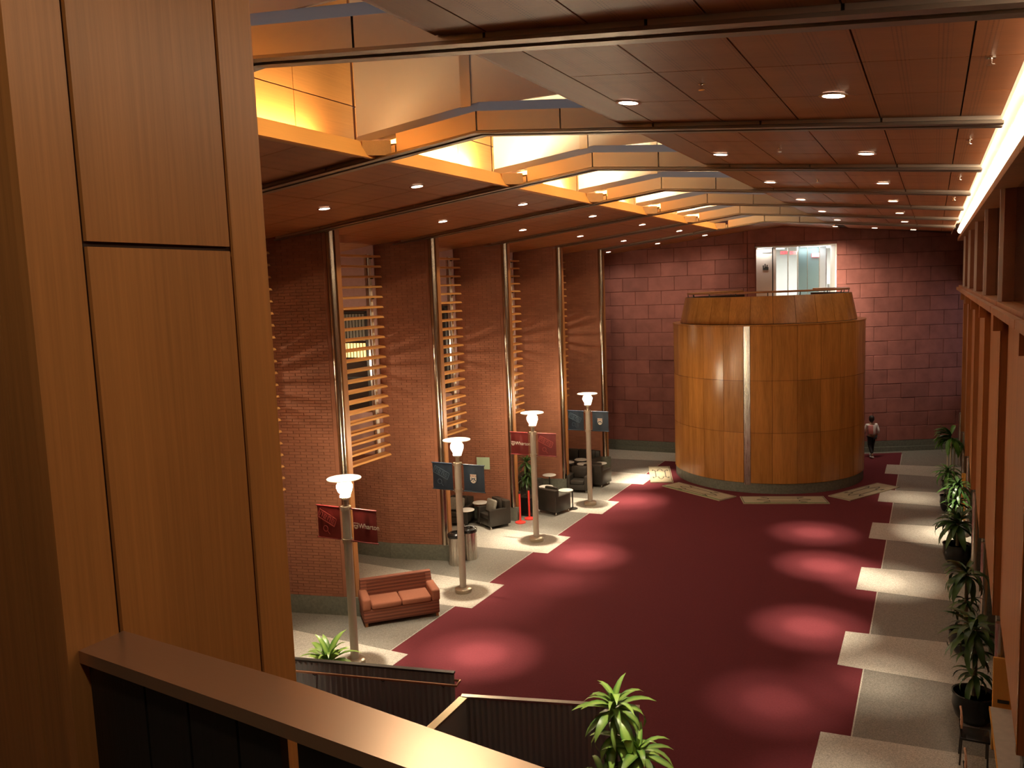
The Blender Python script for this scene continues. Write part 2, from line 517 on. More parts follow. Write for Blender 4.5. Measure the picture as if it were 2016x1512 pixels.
# ------------------------------------------------------------------ ceiling: tiles, beams, skylight recesses
ceil = structroot('ceiling')
def tile_cell(x0, x1, y0, y1, g=.007):
    m = MB(); t = .05
    def p(x, y, dz): return (x, y, zb(x) + .085 + dz)
    a0, a1, b0, b1 = x0 + g, x1 - g, y0 + g, y1 - g
    m.hexa([p(a0, b0, 0), p(a1, b0, 0), p(a1, b1, 0), p(a0, b1, 0)], [p(a0, b0, t), p(a1, b0, t), p(a1, b1, t), p(a0, b1, t)])
    return m.build('ceiling_panel', M['wood_ceil'], ceil)
lx = [-17.3, -14.2, -12.75, -11.4, -10.05, -8.72, CO_L]
rx = [-3.12, -2.28, -1.42, -.56, .22, .60]
for i in range(8):
    y0 = BEAM_Y[i] + .12; y1 = (BEAM_Y[i + 1] - .12) if i < 7 else 36.6
    cuts = [0, .34, .67, 1]
    for xs in (lx, rx):
        for a, b in zip(xs[:-1], xs[1:]):
            for c, d in zip(cuts[:-1], cuts[1:]):
                tile_cell(a, b, y0 + (y1 - y0) * c, y0 + (y1 - y0) * d)
bk = MB()
for (a, b) in ((-17.4, CO_L), (CO_R, .62)):
    a, b = (a, -7.88 if b < XR else b)
    bk.hexa([(a, -3.2, zb(a) + .15), (b, -3.2, zb(b) + .15), (b, 41.3, zb(b) + .15), (a, 41.3, zb(a) + .15)],
            [(a, -3.2, zb(a) + .25), (b, -3.2, zb(b) + .25), (b, 41.3, zb(b) + .25), (a, 41.3, zb(a) + .25)])
bk.build('backing', M['groove'], ceil)
# ceiling over the mezzanine behind and around the camera, and beyond the last beam across the ridge
mz = MB()
for (a, b) in ((CO_L, XR), (XR, CO_R)):
    for (y0, y1) in ((-3.2, 1.5), (32.37, 41.3)):
        mz.hexa([(a, y0, zb(a) + .085), (b, y0, zb(b) + .085), (b, y1, zb(b) + .085), (a, y1, zb(a) + .085)],
                [(a, y0, zb(a) + .2), (b, y0, zb(b) + .2), (b, y1, zb(b) + .2), (a, y1, zb(a) + .2)])
mz.box(-17.4, -7.4, -3.2, 1.5, 9.3, 9.4); mz.box(CO_R, 3.4, -3.2, 1.5, 9.33, 9.45)
mz.build('end_panel', M['wood_ceil'], ceil)

ordn = ['nearest', 'second', 'third', 'fourth', 'fifth', 'sixth', 'seventh', 'eighth']
for i, y in enumerate(BEAM_Y):
    b = structroot('beam')
    xs = [-13.4, -12.1, -10.9, -9.6, -8.3, -7.0, XR, -4.4, -3.15, -1.85, -.55, .62]
    for a, c in zip(xs[:-1], xs[1:]):
        g = .012
        m = MB()
        q = [(a + g, zb(a + g)), (c - g, zb(c - g))]
        top = .30 if (a >= -7.1 and c <= -3.1) else .15
        m.hexa([(q[0][0], y - .12, q[0][1] + .045), (q[1][0], y - .12, q[1][1] + .045), (q[1][0], y + .12, q[1][1] + .045), (q[0][0], y + .12, q[0][1] + .045)],
               [(q[0][0], y - .12, q[0][1] + top), (q[1][0], y - .12, q[1][1] + top), (q[1][0], y + .12, q[1][1] + top), (q[0][0], y + .12, q[0][1] + top)])
        m.build('web_plate', M['metal'], b)
    fm = MB(); st = MB()
    for a, c in ((-13.4, XR), (XR, .62)):
        for (u, v) in ((-.17, -.05), (.05, .17)):
            fm.hexa([(a, y + u, zb(a)), (c, y + u, zb(c)), (c, y + v, zb(c)), (a, y + v, zb(a))],
                    [(a, y + u, zb(a) + .03), (c, y + u, zb(c) + .03), (c, y + v, zb(c) + .03), (a, y + v, zb(a) + .03)])
        st.hexa([(a, y - .05, zb(a) + .02), (c, y - .05, zb(c) + .02), (c, y + .05, zb(c) + .02), (a, y + .05, zb(a) + .02)],
                [(a, y - .05, zb(a) + .045), (c, y - .05, zb(c) + .045), (c, y + .05, zb(c) + .045), (a, y + .05, zb(a) + .045)])
    fm.build('flange', M['flange'], b)
    st.build('track', M['metal'], b)
    # sloped cap and tall sheet-metal end wall of the skylight recess above the beam
    cap = MB()
    for a, c in ((-7.75, XR), (XR, CO_R)):
        cap.hexa([(a, y - .12, zb(a) + .30), (c, y - .12, zb(c) + .30), (c, y + .12, zb(c) + .30), (a, y + .12, zb(a) + .30)],
                 [(a, y - .02, zb(a) + .44), (c, y - .02, zb(c) + .44), (c, y + .02, zb(c) + .44), (a, y + .02, zb(a) + .44)])
    cap.build('beam_cap', M['metal'], b)
    for a, c in ((-7.75, -5.92), (-5.78, CO_R)):
        MB().box(a, c, y - .02, y + .02, zb(a) + .40, 12.2).build('end_sheet', M['sheet'], b)
    MB().box(-5.93, -5.77, y - .04, y + .04, zb(-5.85) + .42, 12.2).build('seam_rib', M['metal'], b)

for i in range(7):
    y0 = BEAM_Y[i] + .14; y1 = BEAM_Y[i + 1] - .14
    r = structroot('skylight')
    # wood lip on the left, trough, raised wood wall behind it
    m = MB(); z = zb(CO_L)
    m.hexa([(CO_L, y0 - .02, z + .02), (CO_L + .08, y0 - .02, z + .02), (CO_L + .08, y1 + .02, z + .02), (CO_L, y1 + .02, z + .02)],
           [(CO_L - .06, y0 - .02, z + .26), (CO_L - .02, y0 - .02, z + .26), (CO_L - .02, y1 + .02, z + .26), (CO_L - .06, y1 + .02, z + .26)])
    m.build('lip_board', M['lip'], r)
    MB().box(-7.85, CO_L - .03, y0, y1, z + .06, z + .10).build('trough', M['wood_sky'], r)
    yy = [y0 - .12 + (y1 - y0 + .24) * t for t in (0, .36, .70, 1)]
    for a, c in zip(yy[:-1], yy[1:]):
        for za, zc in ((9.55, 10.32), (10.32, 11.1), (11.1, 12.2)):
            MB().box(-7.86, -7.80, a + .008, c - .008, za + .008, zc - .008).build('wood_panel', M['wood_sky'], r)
    # plain wood border on the cove side
    MB().hexa([(CO_R, y0 - .02, zb(CO_R) + .085), (-3.13, y0 - .02, zb(-3.13) + .085), (-3.13, y1 + .02, zb(-3.13) + .085), (CO_R, y1 + .02, zb(CO_R) + .085)],
              [(CO_R, y0 - .02, zb(CO_R) + .13), (-3.13, y0 - .02, zb(-3.13) + .13), (-3.13, y1 + .02, zb(-3.13) + .13), (CO_R, y1 + .02, zb(CO_R) + .13)]).build('border_board', M['wood_border'], r)
    for ye, sgn in ((y0, 1), (y1, -1)):
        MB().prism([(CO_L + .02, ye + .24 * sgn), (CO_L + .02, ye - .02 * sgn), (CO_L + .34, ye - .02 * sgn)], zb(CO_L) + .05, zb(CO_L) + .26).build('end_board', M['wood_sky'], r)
    # right hand wood fascia
    z = zb(CO_R)
    MB().hexa([(CO_R - .04, y0, z + .088), (CO_R, y0, z + .088), (CO_R, y1, z + .088), (CO_R - .04, y1, z + .088)],
              [(CO_R - .06, y0, z + .46), (CO_R - .02, y0, z + .46), (CO_R - .02, y1, z + .46), (CO_R - .06, y1, z + .46)]).build('fascia_board', M['wood_ceil'], r)
    MB().box(CO_R - .1, CO_R - .04, y0, y1, z + .46, 12.2).build('side_sheet', M['sheet'], r)
    MB().box(-7.9, CO_R, y0 - .14, y1 + .14, 12.2, 12.25).build('pane', M['skyglass'], r)
    for ya in (.25, .75):
        spot((CO_R - .25, y0 + (y1 - y0) * ya, 10.5), (CO_L, y0 + (y1 - y0) * ya, 9.55), 420 if i < 2 else 600, 50, (1, .74, .40), radius=.08)  # added spots without a fixture, aimed to brighten the wood lip
    # the tube lamp lying in the trough
    tl = thing('tube_light', ['glowing tube lamp in the skylight trough %s' % s for s in ('beside the near column', 'between the first two beams in view', 'between the second and third beams', 'between the third and fourth beams', 'between the fourth and fifth beams', 'between the fifth and sixth beams', 'nearest the stone end wall')][i], 'lamp', (-7.62, (y0 + y1) / 2, zb(CO_L) + .17), 0, 'tube lamps along the skylight')
    h = (y1 - y0) / 2 - .85
    MB().tube([(0, -h, .03), (0, h, .03)], .035, 8).build('tube', M['skytube'] if i < 2 else M['skytube_hot'], tl)
    MB().box(-.04, .04, -h, h, -.030, -.012).build('housing', M['white'], tl)

# ------------------------------------------------------------------ left wall: brick piers with louvred window bays
wl = structroot('wall_left')
def brick_face(p0, p1, z0, z1, parent, L=.30, Hc=.071, j=.010, proud=.014):
    p0 = Vector(p0); p1 = Vector(p1); d = p1 - p0; n = d.length; u = d / n; nr = Vector((u.y, -u.x))
    m = MB(); row = 0; z = z0
    while z < z1 - .01:
        h = min(Hc - j, z1 - z); s = -(L / 2) * (row % 2)
        while s < n:
            a = max(s, 0); e = min(s + L - j, n)
            if e - a > .02:
                k = proud + random.uniform(-.004, .004)
                A = p0 + u * a; B = p0 + u * e
                A2 = A + nr * k; B2 = B + nr * k
                m.hexa([(A2.x, A2.y, z), (B2.x, B2.y, z), (B.x, B.y, z), (A.x, A.y, z)],
                       [(A2.x, A2.y, z + h), (B2.x, B2.y, z + h), (B.x, B.y, z + h), (A.x, A.y, z + h)])
            s += L
        z += Hc; row += 1
    return stuff(m.build('brickwork', M['brick'], parent))
def slab(p0, p1, t, z0, z1, mat, name, parent):
    p0 = Vector(p0); p1 = Vector(p1); u = (p1 - p0).normalized(); nb = Vector((-u.y, u.x)) * t
    return MB().prism([p0[:], p1[:], (p1 + nb)[:], (p0 + nb)[:]], z0, z1).build(name, mat, parent)

PL = .46
for i, Yp in enumerate(PIER_Y):
    E = Vector((-12.30, Yp)); K = Vector((-13.72, Yp - .33)); W = Vector((-16.4, Yp - .33))
    brick_face(K, E, PL, 9.2, wl)
    slab(K, E, .30, 0, 9.3, M['mortar'], 'pier_core', wl)
    brick_face(W, K, PL, 3.0, wl)
    slab(W, K, .25, 0, 9.2, M['mortar'], 'bay_core', wl)
    # brick return of the pier end, metal half column, wood stop
    u = (E - K).normalized()
    MB().prism([(E.x - .005, E.y + .0), (E.x + .09, E.y + .022), (E.x + .09, E.y + .30), (E.x - .005, E.y + .30)], 0.02, 9.05).build('pier_return', M['brick'], wl)
    MB().tube([(E.x + .16, E.y + .08, PL), (E.x + .16, E.y + .08, 9.0)], .088, 16).build('half_column', M['metal_v'], wl, True)
    MB().box(E.x + .12, E.x + .25, E.y + .16, E.y + .32, .05, 9.0).build('wood_stop', M['wood_wall'], wl)
    # plinth
    for a, c in ((K, E + u * .42), (W, K)):
        q = (c - a).normalized(); nr = Vector((q.y, -q.x)) * .035
        MB().prism([(a + nr)[:], (c + nr)[:], (c - nr)[:], (a - nr)[:]], 0, PL).build('plinth_stone', M['plinth'], wl)
    # upper mauve bay wall with a window
    MB().box(-16.4, K.x - .02, W.y - .03, W.y, 3.0, 9.15).build('plaster_panel', M['plaster'], wl)
    if i == 0: continue
    win = structroot('window_%d' % i)
    xw0, xw1 = -15.95, -14.08
    MB().box(xw0, xw1, W.y - .05, W.y - .035, 4.3, 7.05).build('pane', M['glass'], win)
    for z in (4.3, 5.2, 5.72, 7.05):
        MB().box(xw0 - .05, xw1 + .05, W.y - .09, W.y - .03, z - .03, z + .03).build('frame', M['darkmetal'], win)
    for x in (xw0, xw1):
        MB().box(x - .04, x + .04, W.y - .09, W.y - .03, 4.3, 7.05).build('frame', M['darkmetal'], win)
    if i == 1 or i == 2:
        for k in range(16):
            x = xw0 + .06 + k * (xw1 - xw0 - .1) / 16
            MB().box(x, x + .085, W.y - .075, W.y - .06, 6.25, 7.0).build('blind_slat', M['blind_d'], win)
            MB().box(x, x + .075, W.y - .075, W.y - .06, 5.78, 6.18).build('lit_blind_slat', M['blind'], win)
    bl = bpy.data.lights.new('bay_glow', 'POINT'); bl.energy = 95; bl.color = (1, .8, .55); bl.shadow_soft_size = .08
    bo_ = bpy.data.objects.new('bay_glow', bl); C.objects.link(bo_); bo_.location = (-14.75, K.y - 1.7, 5.5)
    # louvre screen
    y_s0 = Yp - 4.26 + .45; y_s1 = K.y - .03
    names = ['behind the nearest half column', 'beside the second half column', 'beside the third half column', 'beside the fourth half column', 'beside the stone end wall']
    sc = thing('louvre_screen', 'tall screen of tan wooden slats %s' % names[i - 1], 'louvre', (-13.62, 0, 3.0), 0, 'louvre screens in the window bays')
    for k in range(21):
        z = .06 + k * .273
        m = MB()
        m.hexa([(-.10, y_s0, z), (.20, y_s0, z), (.20, y_s1 - .10, z), (-.10, y_s1, z)],
               [(-.10, y_s0, z + .065), (.18, y_s0, z + .050), (.18, y_s1 - .12, z + .050), (-.10, y_s1, z + .065)])
        m.build('slat', M['slat'], sc)
    for y in (y_s1 - .16, y_s0 + 1.3):
        MB().tube([(-.17, y, 0), (-.17, y, 5.62)], .05, 10).build('post', M['white'] if y > y_s1 - .3 else M['wood_wall'], sc, True)
        for k in range(0, 21, 2):
            MB().box(-.17, -.08, y - .03, y + .03, .03 + k * .273, .06 + k * .273).build('bracket', M['darkmetal'], sc)
    MB().box(-.20, -.14, y_s1 - .34, y_s1 - .27, 0, 5.62).build('post', M['steel'], sc)
struct('wall_left_outer', MB().box(-17.3, -16.4, -3.2, 36.5, 0, 9.4), M['mortar'])

# pale green notice on the third pier
nt_ = MB().box(-.22, .22, -.008, 0, -.2, .2).build('notice', M['paper_green'])
nt_.location = (-13.02, 23.215, 1.92); nt_.rotation_euler = (0, 0, math.atan2(.33, 1.42))
tag(nt_, 'pale green square notice on the brick pier above the leather armchairs', 'sign')

# ------------------------------------------------------------------ back wall of red sandstone
wb = structroot('wall_back')
B0 = Vector((-14.6, Y_FAR)); BK = Vector((-7.0, Y_FAR)); B1 = Vector((4.3, Y_FAR + .52 * 11.3))
DX0, DX1, DZ0, DZ1 = -6.72, -3.68, 5.9, 8.93
slab(B0, BK, .35, 0, 10.6, M['stonejoint'], 'wall_core', wb)
uR = (B1 - BK).normalized()
def onR(x): return BK + uR * ((x - BK.x) / uR.x)
for a, c, z0, z1 in ((BK.x, DX0, 0, 10.6), (DX1, B1.x, 0, 10.6), (DX0, DX1, 0, DZ0), (DX0, DX1, DZ1, 10.6)):
    slab(onR(a), onR(c), .35, z0, z1, M['stonejoint'], 'wall_core', wb)
SH, SL, SJ = .615, 1.19, .012
def stone(A, u, s0, s1, z0, z1):
    nr = Vector((u.y, -u.x)); g = SJ / 2
    s0 += g; s1 -= g; z0 += g; z1 -= g
    if s1 - s0 < .05 or z1 - z0 < .05: return
    k = .035 + random.uniform(-.006, .012); ch = .012
    def P(s, d, z):
        q = A + u * s + nr * d; return (q.x, q.y, z)
    tl = random.uniform(-.006, .006); tu = random.uniform(-.006, .006)
    vs = [P(s0, 0, z0), P(s1, 0, z0), P(s1, 0, z1), P(s0, 0, z1),
          P(s0, k - ch, z0), P(s1, k - ch, z0), P(s1, k - ch, z1), P(s0, k - ch, z1),
          P(s0 + ch, k + tl, z0 + ch), P(s1 - ch, k - tl, z0 + ch), P(s1 - ch, k + tu, z1 - ch), P(s0 + ch, k - tu, z1 - ch)]
    fs = [(8, 9, 10, 11)]
    for i in range(4):
        j = (i + 1) % 4
        fs += [(i, j, 4 + j, 4 + i), (4 + i, 4 + j, 8 + j, 8 + i)]
    MB().add(vs, fs).build('stone', M['stone'], wb)
r = 0; z = PL
while z < 10.0:
    for A, u, L, off in ((B0, Vector((1, 0)), (BK - B0).length, .3), (BK, uR, (B1 - BK).length, .0)):
        s = -SL + off + (SL / 2) * (r % 2)
        while s < L:
            a, e = max(s, 0), min(s + SL, L)
            z1 = z + SH
            if A is BK:
                d0 = (DX0 - BK.x) / uR.x; d1 = (DX1 - BK.x) / uR.x
                if z1 > DZ0 + .05 and z < DZ1 - .05 and e > d0 and a < d1:
                    if a < d0: stone(A, u, a, d0, z, z1)
                    if e > d1: stone(A, u, d1, e, z, z1)
                    if z < DZ0: stone(A, u, max(a, d0), min(e, d1), z, DZ0)
                    if z1 > DZ1: stone(A, u, max(a, d0), min(e, d1), DZ1, z1)
                    s += SL; continue
            stone(A, u, a, e, z, z1)
            s += SL
    z += SH; r += 1
bb = MB()
for A, u, L in ((B0, Vector((1, 0)), (BK - B0).length), (BK, uR, (B1 - BK).length)):
    nr = Vector((u.y, -u.x))
    for d, z0, z1 in ((.05, .0, PL), (.12, 0, .2)):
        a = A; c = A + u * L
        bb.prism([a[:], c[:], (c + nr * d)[:], (a + nr * d)[:]], z0, z1)
struct('baseboard_back', bb, M['plinth'])

# the glazed doorway in the back wall and the lit corridor behind it
dr = structroot('door_1')
ang = math.atan2(uR.y, uR.x)
MW = Matrix.Translation((onR(DX0).x, onR(DX0).y, 0)) @ Matrix.Rotation(ang, 4, 'Z')     # local x along the wall, +y behind it
WD = (onR(DX1) - onR(DX0)).length
def dbox(name, mat, x0, x1, y0, y1, z0, z1, par=None):
    return MB().box(x0, x1, y0, y1, z0, z1, MW).build(name, mat, par or dr)
dbox('jamb', M['stone'], -.02, .05, -.02, .5, DZ0, DZ1)
dbox('jamb', M['white'], WD - .05, WD + .02, -.03, .5, DZ0, DZ1)
dbox('lintel', M['white'], 0, WD, -.02, .5, DZ1 - .05, DZ1)
cr = structroot('wall_corridor')
dbox('corridor_floor', M['corr'], -.1, 6.4, .35, 5.2, DZ0 - .1, DZ0, cr)
dbox('corridor_ceiling', M['grey_l'], -.1, 6.4, .5, 5.2, DZ1 + .16, DZ1 + .22, cr)
dbox('side_wall', M['corr_pink'], -.2, -.1, .35, 5.2, DZ0, DZ1 + .2, cr)
dbox('side_wall', M['corr'], 6.3, 6.4, .35, 5.2, DZ0, DZ1 + .2, cr)
dbox('end_wall', M['corr'], -.1, 6.4, 5.1, 5.2, DZ0, DZ1 + .2, cr)
dbox('cream_wall', M['corr_pink'], -.1, .92, .60, .70, DZ0, DZ1 + .15, cr)
dbox('cream_post', M['corr_pink'], .98, 1.10, .62, .72, DZ0, DZ1 + .1, cr)
dbox('grey_post', M['darkmetal'], .925, .975, .64, .70, DZ0, DZ1 + .1, cr)
dbox('glass_panel', M['clear'], 1.2, 2.12, 1.0, 1.015, DZ0, DZ1 + .1, cr)
dbox('glass_panel', plain('bluish_glass_wall', (.20, .30, .32), .12, spec=.6), 2.18, 3.08, .95, .97, DZ0 + .2, DZ1 + .1, cr)
dbox('glass_panel', M['grey_l'], 3.08, 3.36, .95, .97, DZ0, DZ1 + .1, cr)
for x, wd, y in ((1.16, .05, 1.0), (1.72, .03, .98), (2.13, .04, .96), (2.55, .015, .93), (3.06, .03, .93), (3.36, .03, .93)):
    dbox('mullion', M['steel'], x, x + wd, y, y + .05, DZ0, DZ1 + .1, cr)
for (x0, x1, y) in ((.25, .85, .40), (2.2, 2.45, .70), (2.50, 3.05, .74), (2.9, 3.5, .58), (1.3, 2.0, 2.2), (3.7, 5.2, 2.6)):  # first strip lamp is added to brighten the cream wall
    t = MB().box(x0, x1, y, y + .05, DZ1 - .06, DZ1 - .02, MW).build('strip_light', M['led'])
    tag(t, {.25: 'added white strip lamp brightening the cream wall with the dark emblem', 2.2: 'short white strip lamp over the blue glass edge in the upper doorway', 2.5: 'long white strip lamp over the blue glass in the upper doorway',
            2.9: 'white strip lamp at the doorway corner beside the bright jamb', 1.3: 'white strip lamp behind the two lit exit signs', 3.7: 'white strip lamp deep inside the upper corridor'}[x0], 'lamp', 'strip lamps in the upper corridor')
    L = bpy.data.lights.new('corridor_glow', 'AREA'); L.energy = (9 if y < .5 else 4) if y < 1 else 150; L.size = x1 - x0; L.size_y = .06; L.shape = 'RECTANGLE'; L.color = (.95, 1, .97)
    lo = bpy.data.objects.new('corridor_glow', L); C.objects.link(lo)
    lo.matrix_world = MW @ Matrix.Translation(((x0 + x1) / 2, y + .03, DZ1 - .08))
def text(body, size, mat, parent, loc, rot, extrude=.004, align='CENTER', name='lettering', sx=1.0):
    cu = bpy.data.curves.new(name, 'FONT'); cu.body = body; cu.size = size; cu.extrude = extrude
    cu.align_x = align; cu.align_y = 'CENTER'; cu.materials.append(mat)
    o = bpy.data.objects.new(name, cu); C.objects.link(o)
    if parent is not None: o.parent = parent
    o.location = loc; o.rotation_euler = rot; o.scale = (sx, 1, 1)
    me = bpy.data.meshes.new_from_object(o.evaluated_get(bpy.context.evaluated_depsgraph_get()))
    bpy.data.objects.remove(o)
    o = bpy.data.objects.new(name, me); C.objects.link(o)
    if parent is not None: o.parent = parent
    o.location = loc; o.rotation_euler = rot; o.scale = (sx, 1, 1)
    return o
for (x, y, z, lb) in ((1.55, .95, DZ1 - .27, 'red lit exit sign at the doorway centre, first from the cream wall'), (1.95, .93, DZ1 - .29, 'red lit exit sign just beside the blue glass panel'), (2.90, .90, DZ1 - .42, 'red exit sign glowing on the blue glass')):
    e = thing('exit_sign', lb, 'sign', MW @ Vector((x, y, z)), ang, 'exit signs in the upper corridor')
    MB().box(-.16, .16, 0, .03, -.08, .08).build('case', M['white'] if x < 2 else M['exit'], e)
    text('EXIT', .15, M['exit'] if x < 2 else M['white'], e, (0, -.006, 0), (PI / 2, 0, 0))
sg = MB().box(.50, .88, .575, .598, DZ1 - .26, DZ1 - .16, MW).build('wall_sign', M['grey'])
tag(sg, 'narrow grey sign high on the cream wall inside the doorway', 'sign')
em = MB()
for (a, b2, h) in ((0, .05, .20), (.05, .09, .10), (.09, .14, .26), (.14, .19, .14), (.19, .24, .22), (.24, .28, .12)):
    em.box(.52 + a * .85, .52 + b2 * .85, .58, .598, DZ1 - .98, DZ1 - .98 + h, MW)
tag(em.build('wall_emblem', M['ink']), 'small dark emblem with spikes on the cream wall inside the doorway', 'emblem')
kb = thing('kiosk', 'pale grey kiosk standing in the upper doorway beside the bright jamb', 'kiosk', MW @ Vector((3.60, .72, DZ0)), ang)
MB().box(-.22, .22, -.12, .12, 0, 1.35).build('case', M['grey_l'], kb)
MB().box(-.14, .10, -.135, -.12, .95, 1.2).build('screen', M['grey'], kb)

# ------------------------------------------------------------------ the round wooden drum
DC = (-5.74, 33.0)
dm = thing('round_pavilion', 'round two-tiered wood-clad drum standing at the far end of the carpet', 'pavilion', (DC[0], DC[1], 0))
MB().ring(3.30, 3.50, .0095, .36, -PI, PI, 72).build('plinth', M['plinth'], dm)
MB().ring(3.30, 3.50, .36, 5.93, -PI, PI, 72).build('core', M['groove'], dm)
npan = 26
a_slit = math.atan2(29.47 - 33.0, -5.8 + 5.74)
da = 2 * PI / npan
for k in range(npan):
    a0 = a_slit + da * (k + .14 * (1 if k == 0 else 0)); a1 = a_slit + da * (k + 1) - (da * .14 if k == npan - 1 else 0)
    mid = (a0 + a1) / 2
    if math.sin(mid) > .72: continue          # inside the stone wall
    g = .0016
    for z0, z1 in ((.37, 2.18), (2.18, 4.03), (4.03, 5.94)):
        MB().ring(3.50, 3.53, z0 + .006, z1 - .006, a0 + g, a1 - g, 4).build('panel', M['wood_drum'], dm, True)
sl = MB().ring(3.49, 3.515, .3, 5.95, a_slit - da * .125, a_slit + da * .125, 2)
sl.build('metal_slot', M['steel'], dm)
MB().ring(.0, 3.55, 5.94, 5.985, -PI, PI, 72).build('ledge', M['wood_drum'], dm)
gapa, gapb = math.radians(62), math.radians(118)
MB().ring(2.95, 3.22, 5.985, 6.96, gapb, gapa + 2 * PI, 64, r0t=2.78, r1t=3.02).build('parapet_core', M['groove'], dm)
nu = 22
for k in range(nu):
    a0 = gapb + (gapa + 2 * PI - gapb) * k / nu; a1 = gapb + (gapa + 2 * PI - gapb) * (k + 1) / nu
    MB().ring(3.22, 3.25, 6.0, 6.96, a0 + .002, a1 - .002, 4, r0t=3.02, r1t=3.05).build('upper_panel', M['wood_drum'], dm, True)
rl = MB()
npt = 60
rl.tube([(2.95 * math.cos(a), 2.95 * math.sin(a), 7.10) for a in [gapb + (gapa + 2 * PI - gapb) * i / npt for i in range(npt + 1)]], .035, 8)
rl.build('handrail', M['wood_wall'], dm, True)
for k in range(14):
    a = gapb + (gapa + 2 * PI - gapb) * (k + .5) / 14
    MB().tube([(2.93 * math.cos(a), 2.93 * math.sin(a), 6.95), (2.95 * math.cos(a), 2.95 * math.sin(a), 7.09)], .016, 6).build('post', M['darkmetal'], dm)

# four plan boards lying on the carpet around the drum
def plan_board(cx, cy, rz, w, d, label, green):
    t = thing('plan_board', label, 'board', (cx, cy, .009), rz, 'plan boards around the drum')
    MB().box(-w / 2, w / 2, -d / 2, d / 2, 0, .03).build('panel', M['board'], t)
    m = MB(); z0, z1 = .0305, .033
    for x0, x1, y0, y1 in ((-w/2+.03, w/2-.03, d/2-.05, d/2-.03), (-w/2+.03, -w/2+.05, -d/2+.03, d/2-.03), (w/2-.05, w/2-.03, -d/2+.03, d/2-.03)):
        m.box(x0, x1, y0, y1, z0, z1)
    m.build('border_line', M['ink'], t)
    p = MB()
    a, b = w * .32, d * .22
    outline = [(-a*.55, b), (a*.55, b), (a*.55, b*.5), (a*.8, b*.4), (a, 0), (a*.8, -b*.4), (a*.55, -b*.5), (a*.55, -b), (-a*.55, -b), (-a*.55, -b*.5), (-a*.8, -b*.4), (-a, 0), (-a*.8, b*.4), (-a*.55, b*.5)]
    segs = list(zip(outline, outline[1:] + outline[:1]))
    for sx in (-1, 1):
        for sy in (-1, 1):
            segs += [((sx*a*.55, sy*b), (sx*a*.8, sy*b*1.55)), ((sx*a*.8, sy*b*1.55), (sx*a*.55, sy*b*1.6))]
    for q0, q1 in segs:
        q0 = Vector(q0); q1 = Vector(q1); u = (q1 - q0).normalized(); n = Vector((-u.y, u.x)) * .016
        p.prism([(q0 + n)[:], (q1 + n)[:], (q1 - n)[:], (q0 - n)[:]], z0, z1)
    p.build('plan_drawing', M['ink'], t)
    if green:
        MB().box(-w/2+.02, w/2-.02, -d/2+.03, -d/2+.10, z0, z1).build('green_stripe', M['green_ink'], t)
plan_board(-9.55, 31.35, math.radians(-71), 2.85, .86, 'brightly lit plan board lying on the carpet edge by the white floor tile', False)
plan_board(-7.48, 29.12, math.radians(-30.5), 2.85, .86, 'plan board with a green stripe lying before the left half of the drum', True)
plan_board(-4.45, 28.80, math.radians(19), 2.80, .95, 'plan board lying on the carpet straight in front of the drum', True)
plan_board(-2.05, 30.85, math.radians(60), 2.85, .86, 'plan board lying at the carpet edge towards the person', False)

# ------------------------------------------------------------------ right wall
wr = structroot('wall_right')
PANEL_Z = 2.05
ry = [1.66 + 4.37 * k for k in range(9)]
for i in range(8):
    y0, y1 = ry[i] + (0 if i else .0), ry[i + 1]
    xa, xb = .935, 1.03
    MB().prism([(xa, y0), (xb, y1), (1.35, y1), (1.35, y0)], PANEL_Z, 6.85).build('wood_panel', M['wood_wall'], wr)
    MB().box(.925, .94, y0 + .0, y0 + .09, PANEL_Z, 6.85).build('edge_strip', M['wood_drum'], wr)
    # dark upper glazing between brick fins
    MB().box(1.08, 1.12, y0, y1, 7.05, 8.75).build('pane', M['glass'], wr)
    MB().box(.93, 1.12, y0 - .10, y0 + .10, 7.05, 8.85).build('brick_fin', M['brick'], wr)
    MB().box(.875, .93, y0 - .03, y0 + .03, 7.05, 8.74).build('metal_fin', M['fin'], wr)
    MB().box(.78, 1.2, y0 + .02, y1 - .02, 8.74, 8.86).build('head_board', M['wood_wall'], wr)
    m = MB(); m.box(.78, 1.2, y0 + .03, y1 - .03, 6.88, 6.98); m.box(.86, 1.2, y0 + .03, y1 - .03, 6.98, 7.05)
    m.build('ledge', M['wood_wall'], wr)
    MB().box(.82, .95, y0 - .10, y0 + .10, 6.60, 6.90).build('corbel', M['wood_wall'], wr)
MB().box(1.12, 1.35, -3.2, 41.2, 7.0, 9.6).build('upper_core', M['groove'], wr)
MB().box(.60, 1.12, -3.2, 1.66, PANEL_Z, 9.4).build('end_pier', M['wood_wall'], wr)
MB().box(1.36, 3.2, -3.2, 41.2, PANEL_Z + .35, PANEL_Z + .45).build('soffit', M['wood_wall'], wr)
MB().box(2.9, 3.1, -3.2, 41.2, 0, PANEL_Z + .4).build('recess_wall', M['wood_wall'], wr)
for i in range(1, 9):
    y = ry[i]
    MB().box(.98, 1.32, y - .16, y + .16, .02, PANEL_Z).build('pier_stone', M['plinth'], wr)
    MB().tube([(1.02, y - .30, .014), (1.02, y - .30, PANEL_Z)], .07, 12).build('metal_column', M['steel'], wr, True)
struct('baseboard_right', MB().box(2.84, 2.9, -3.2, 41.2, .014, .14), M['plinth'])

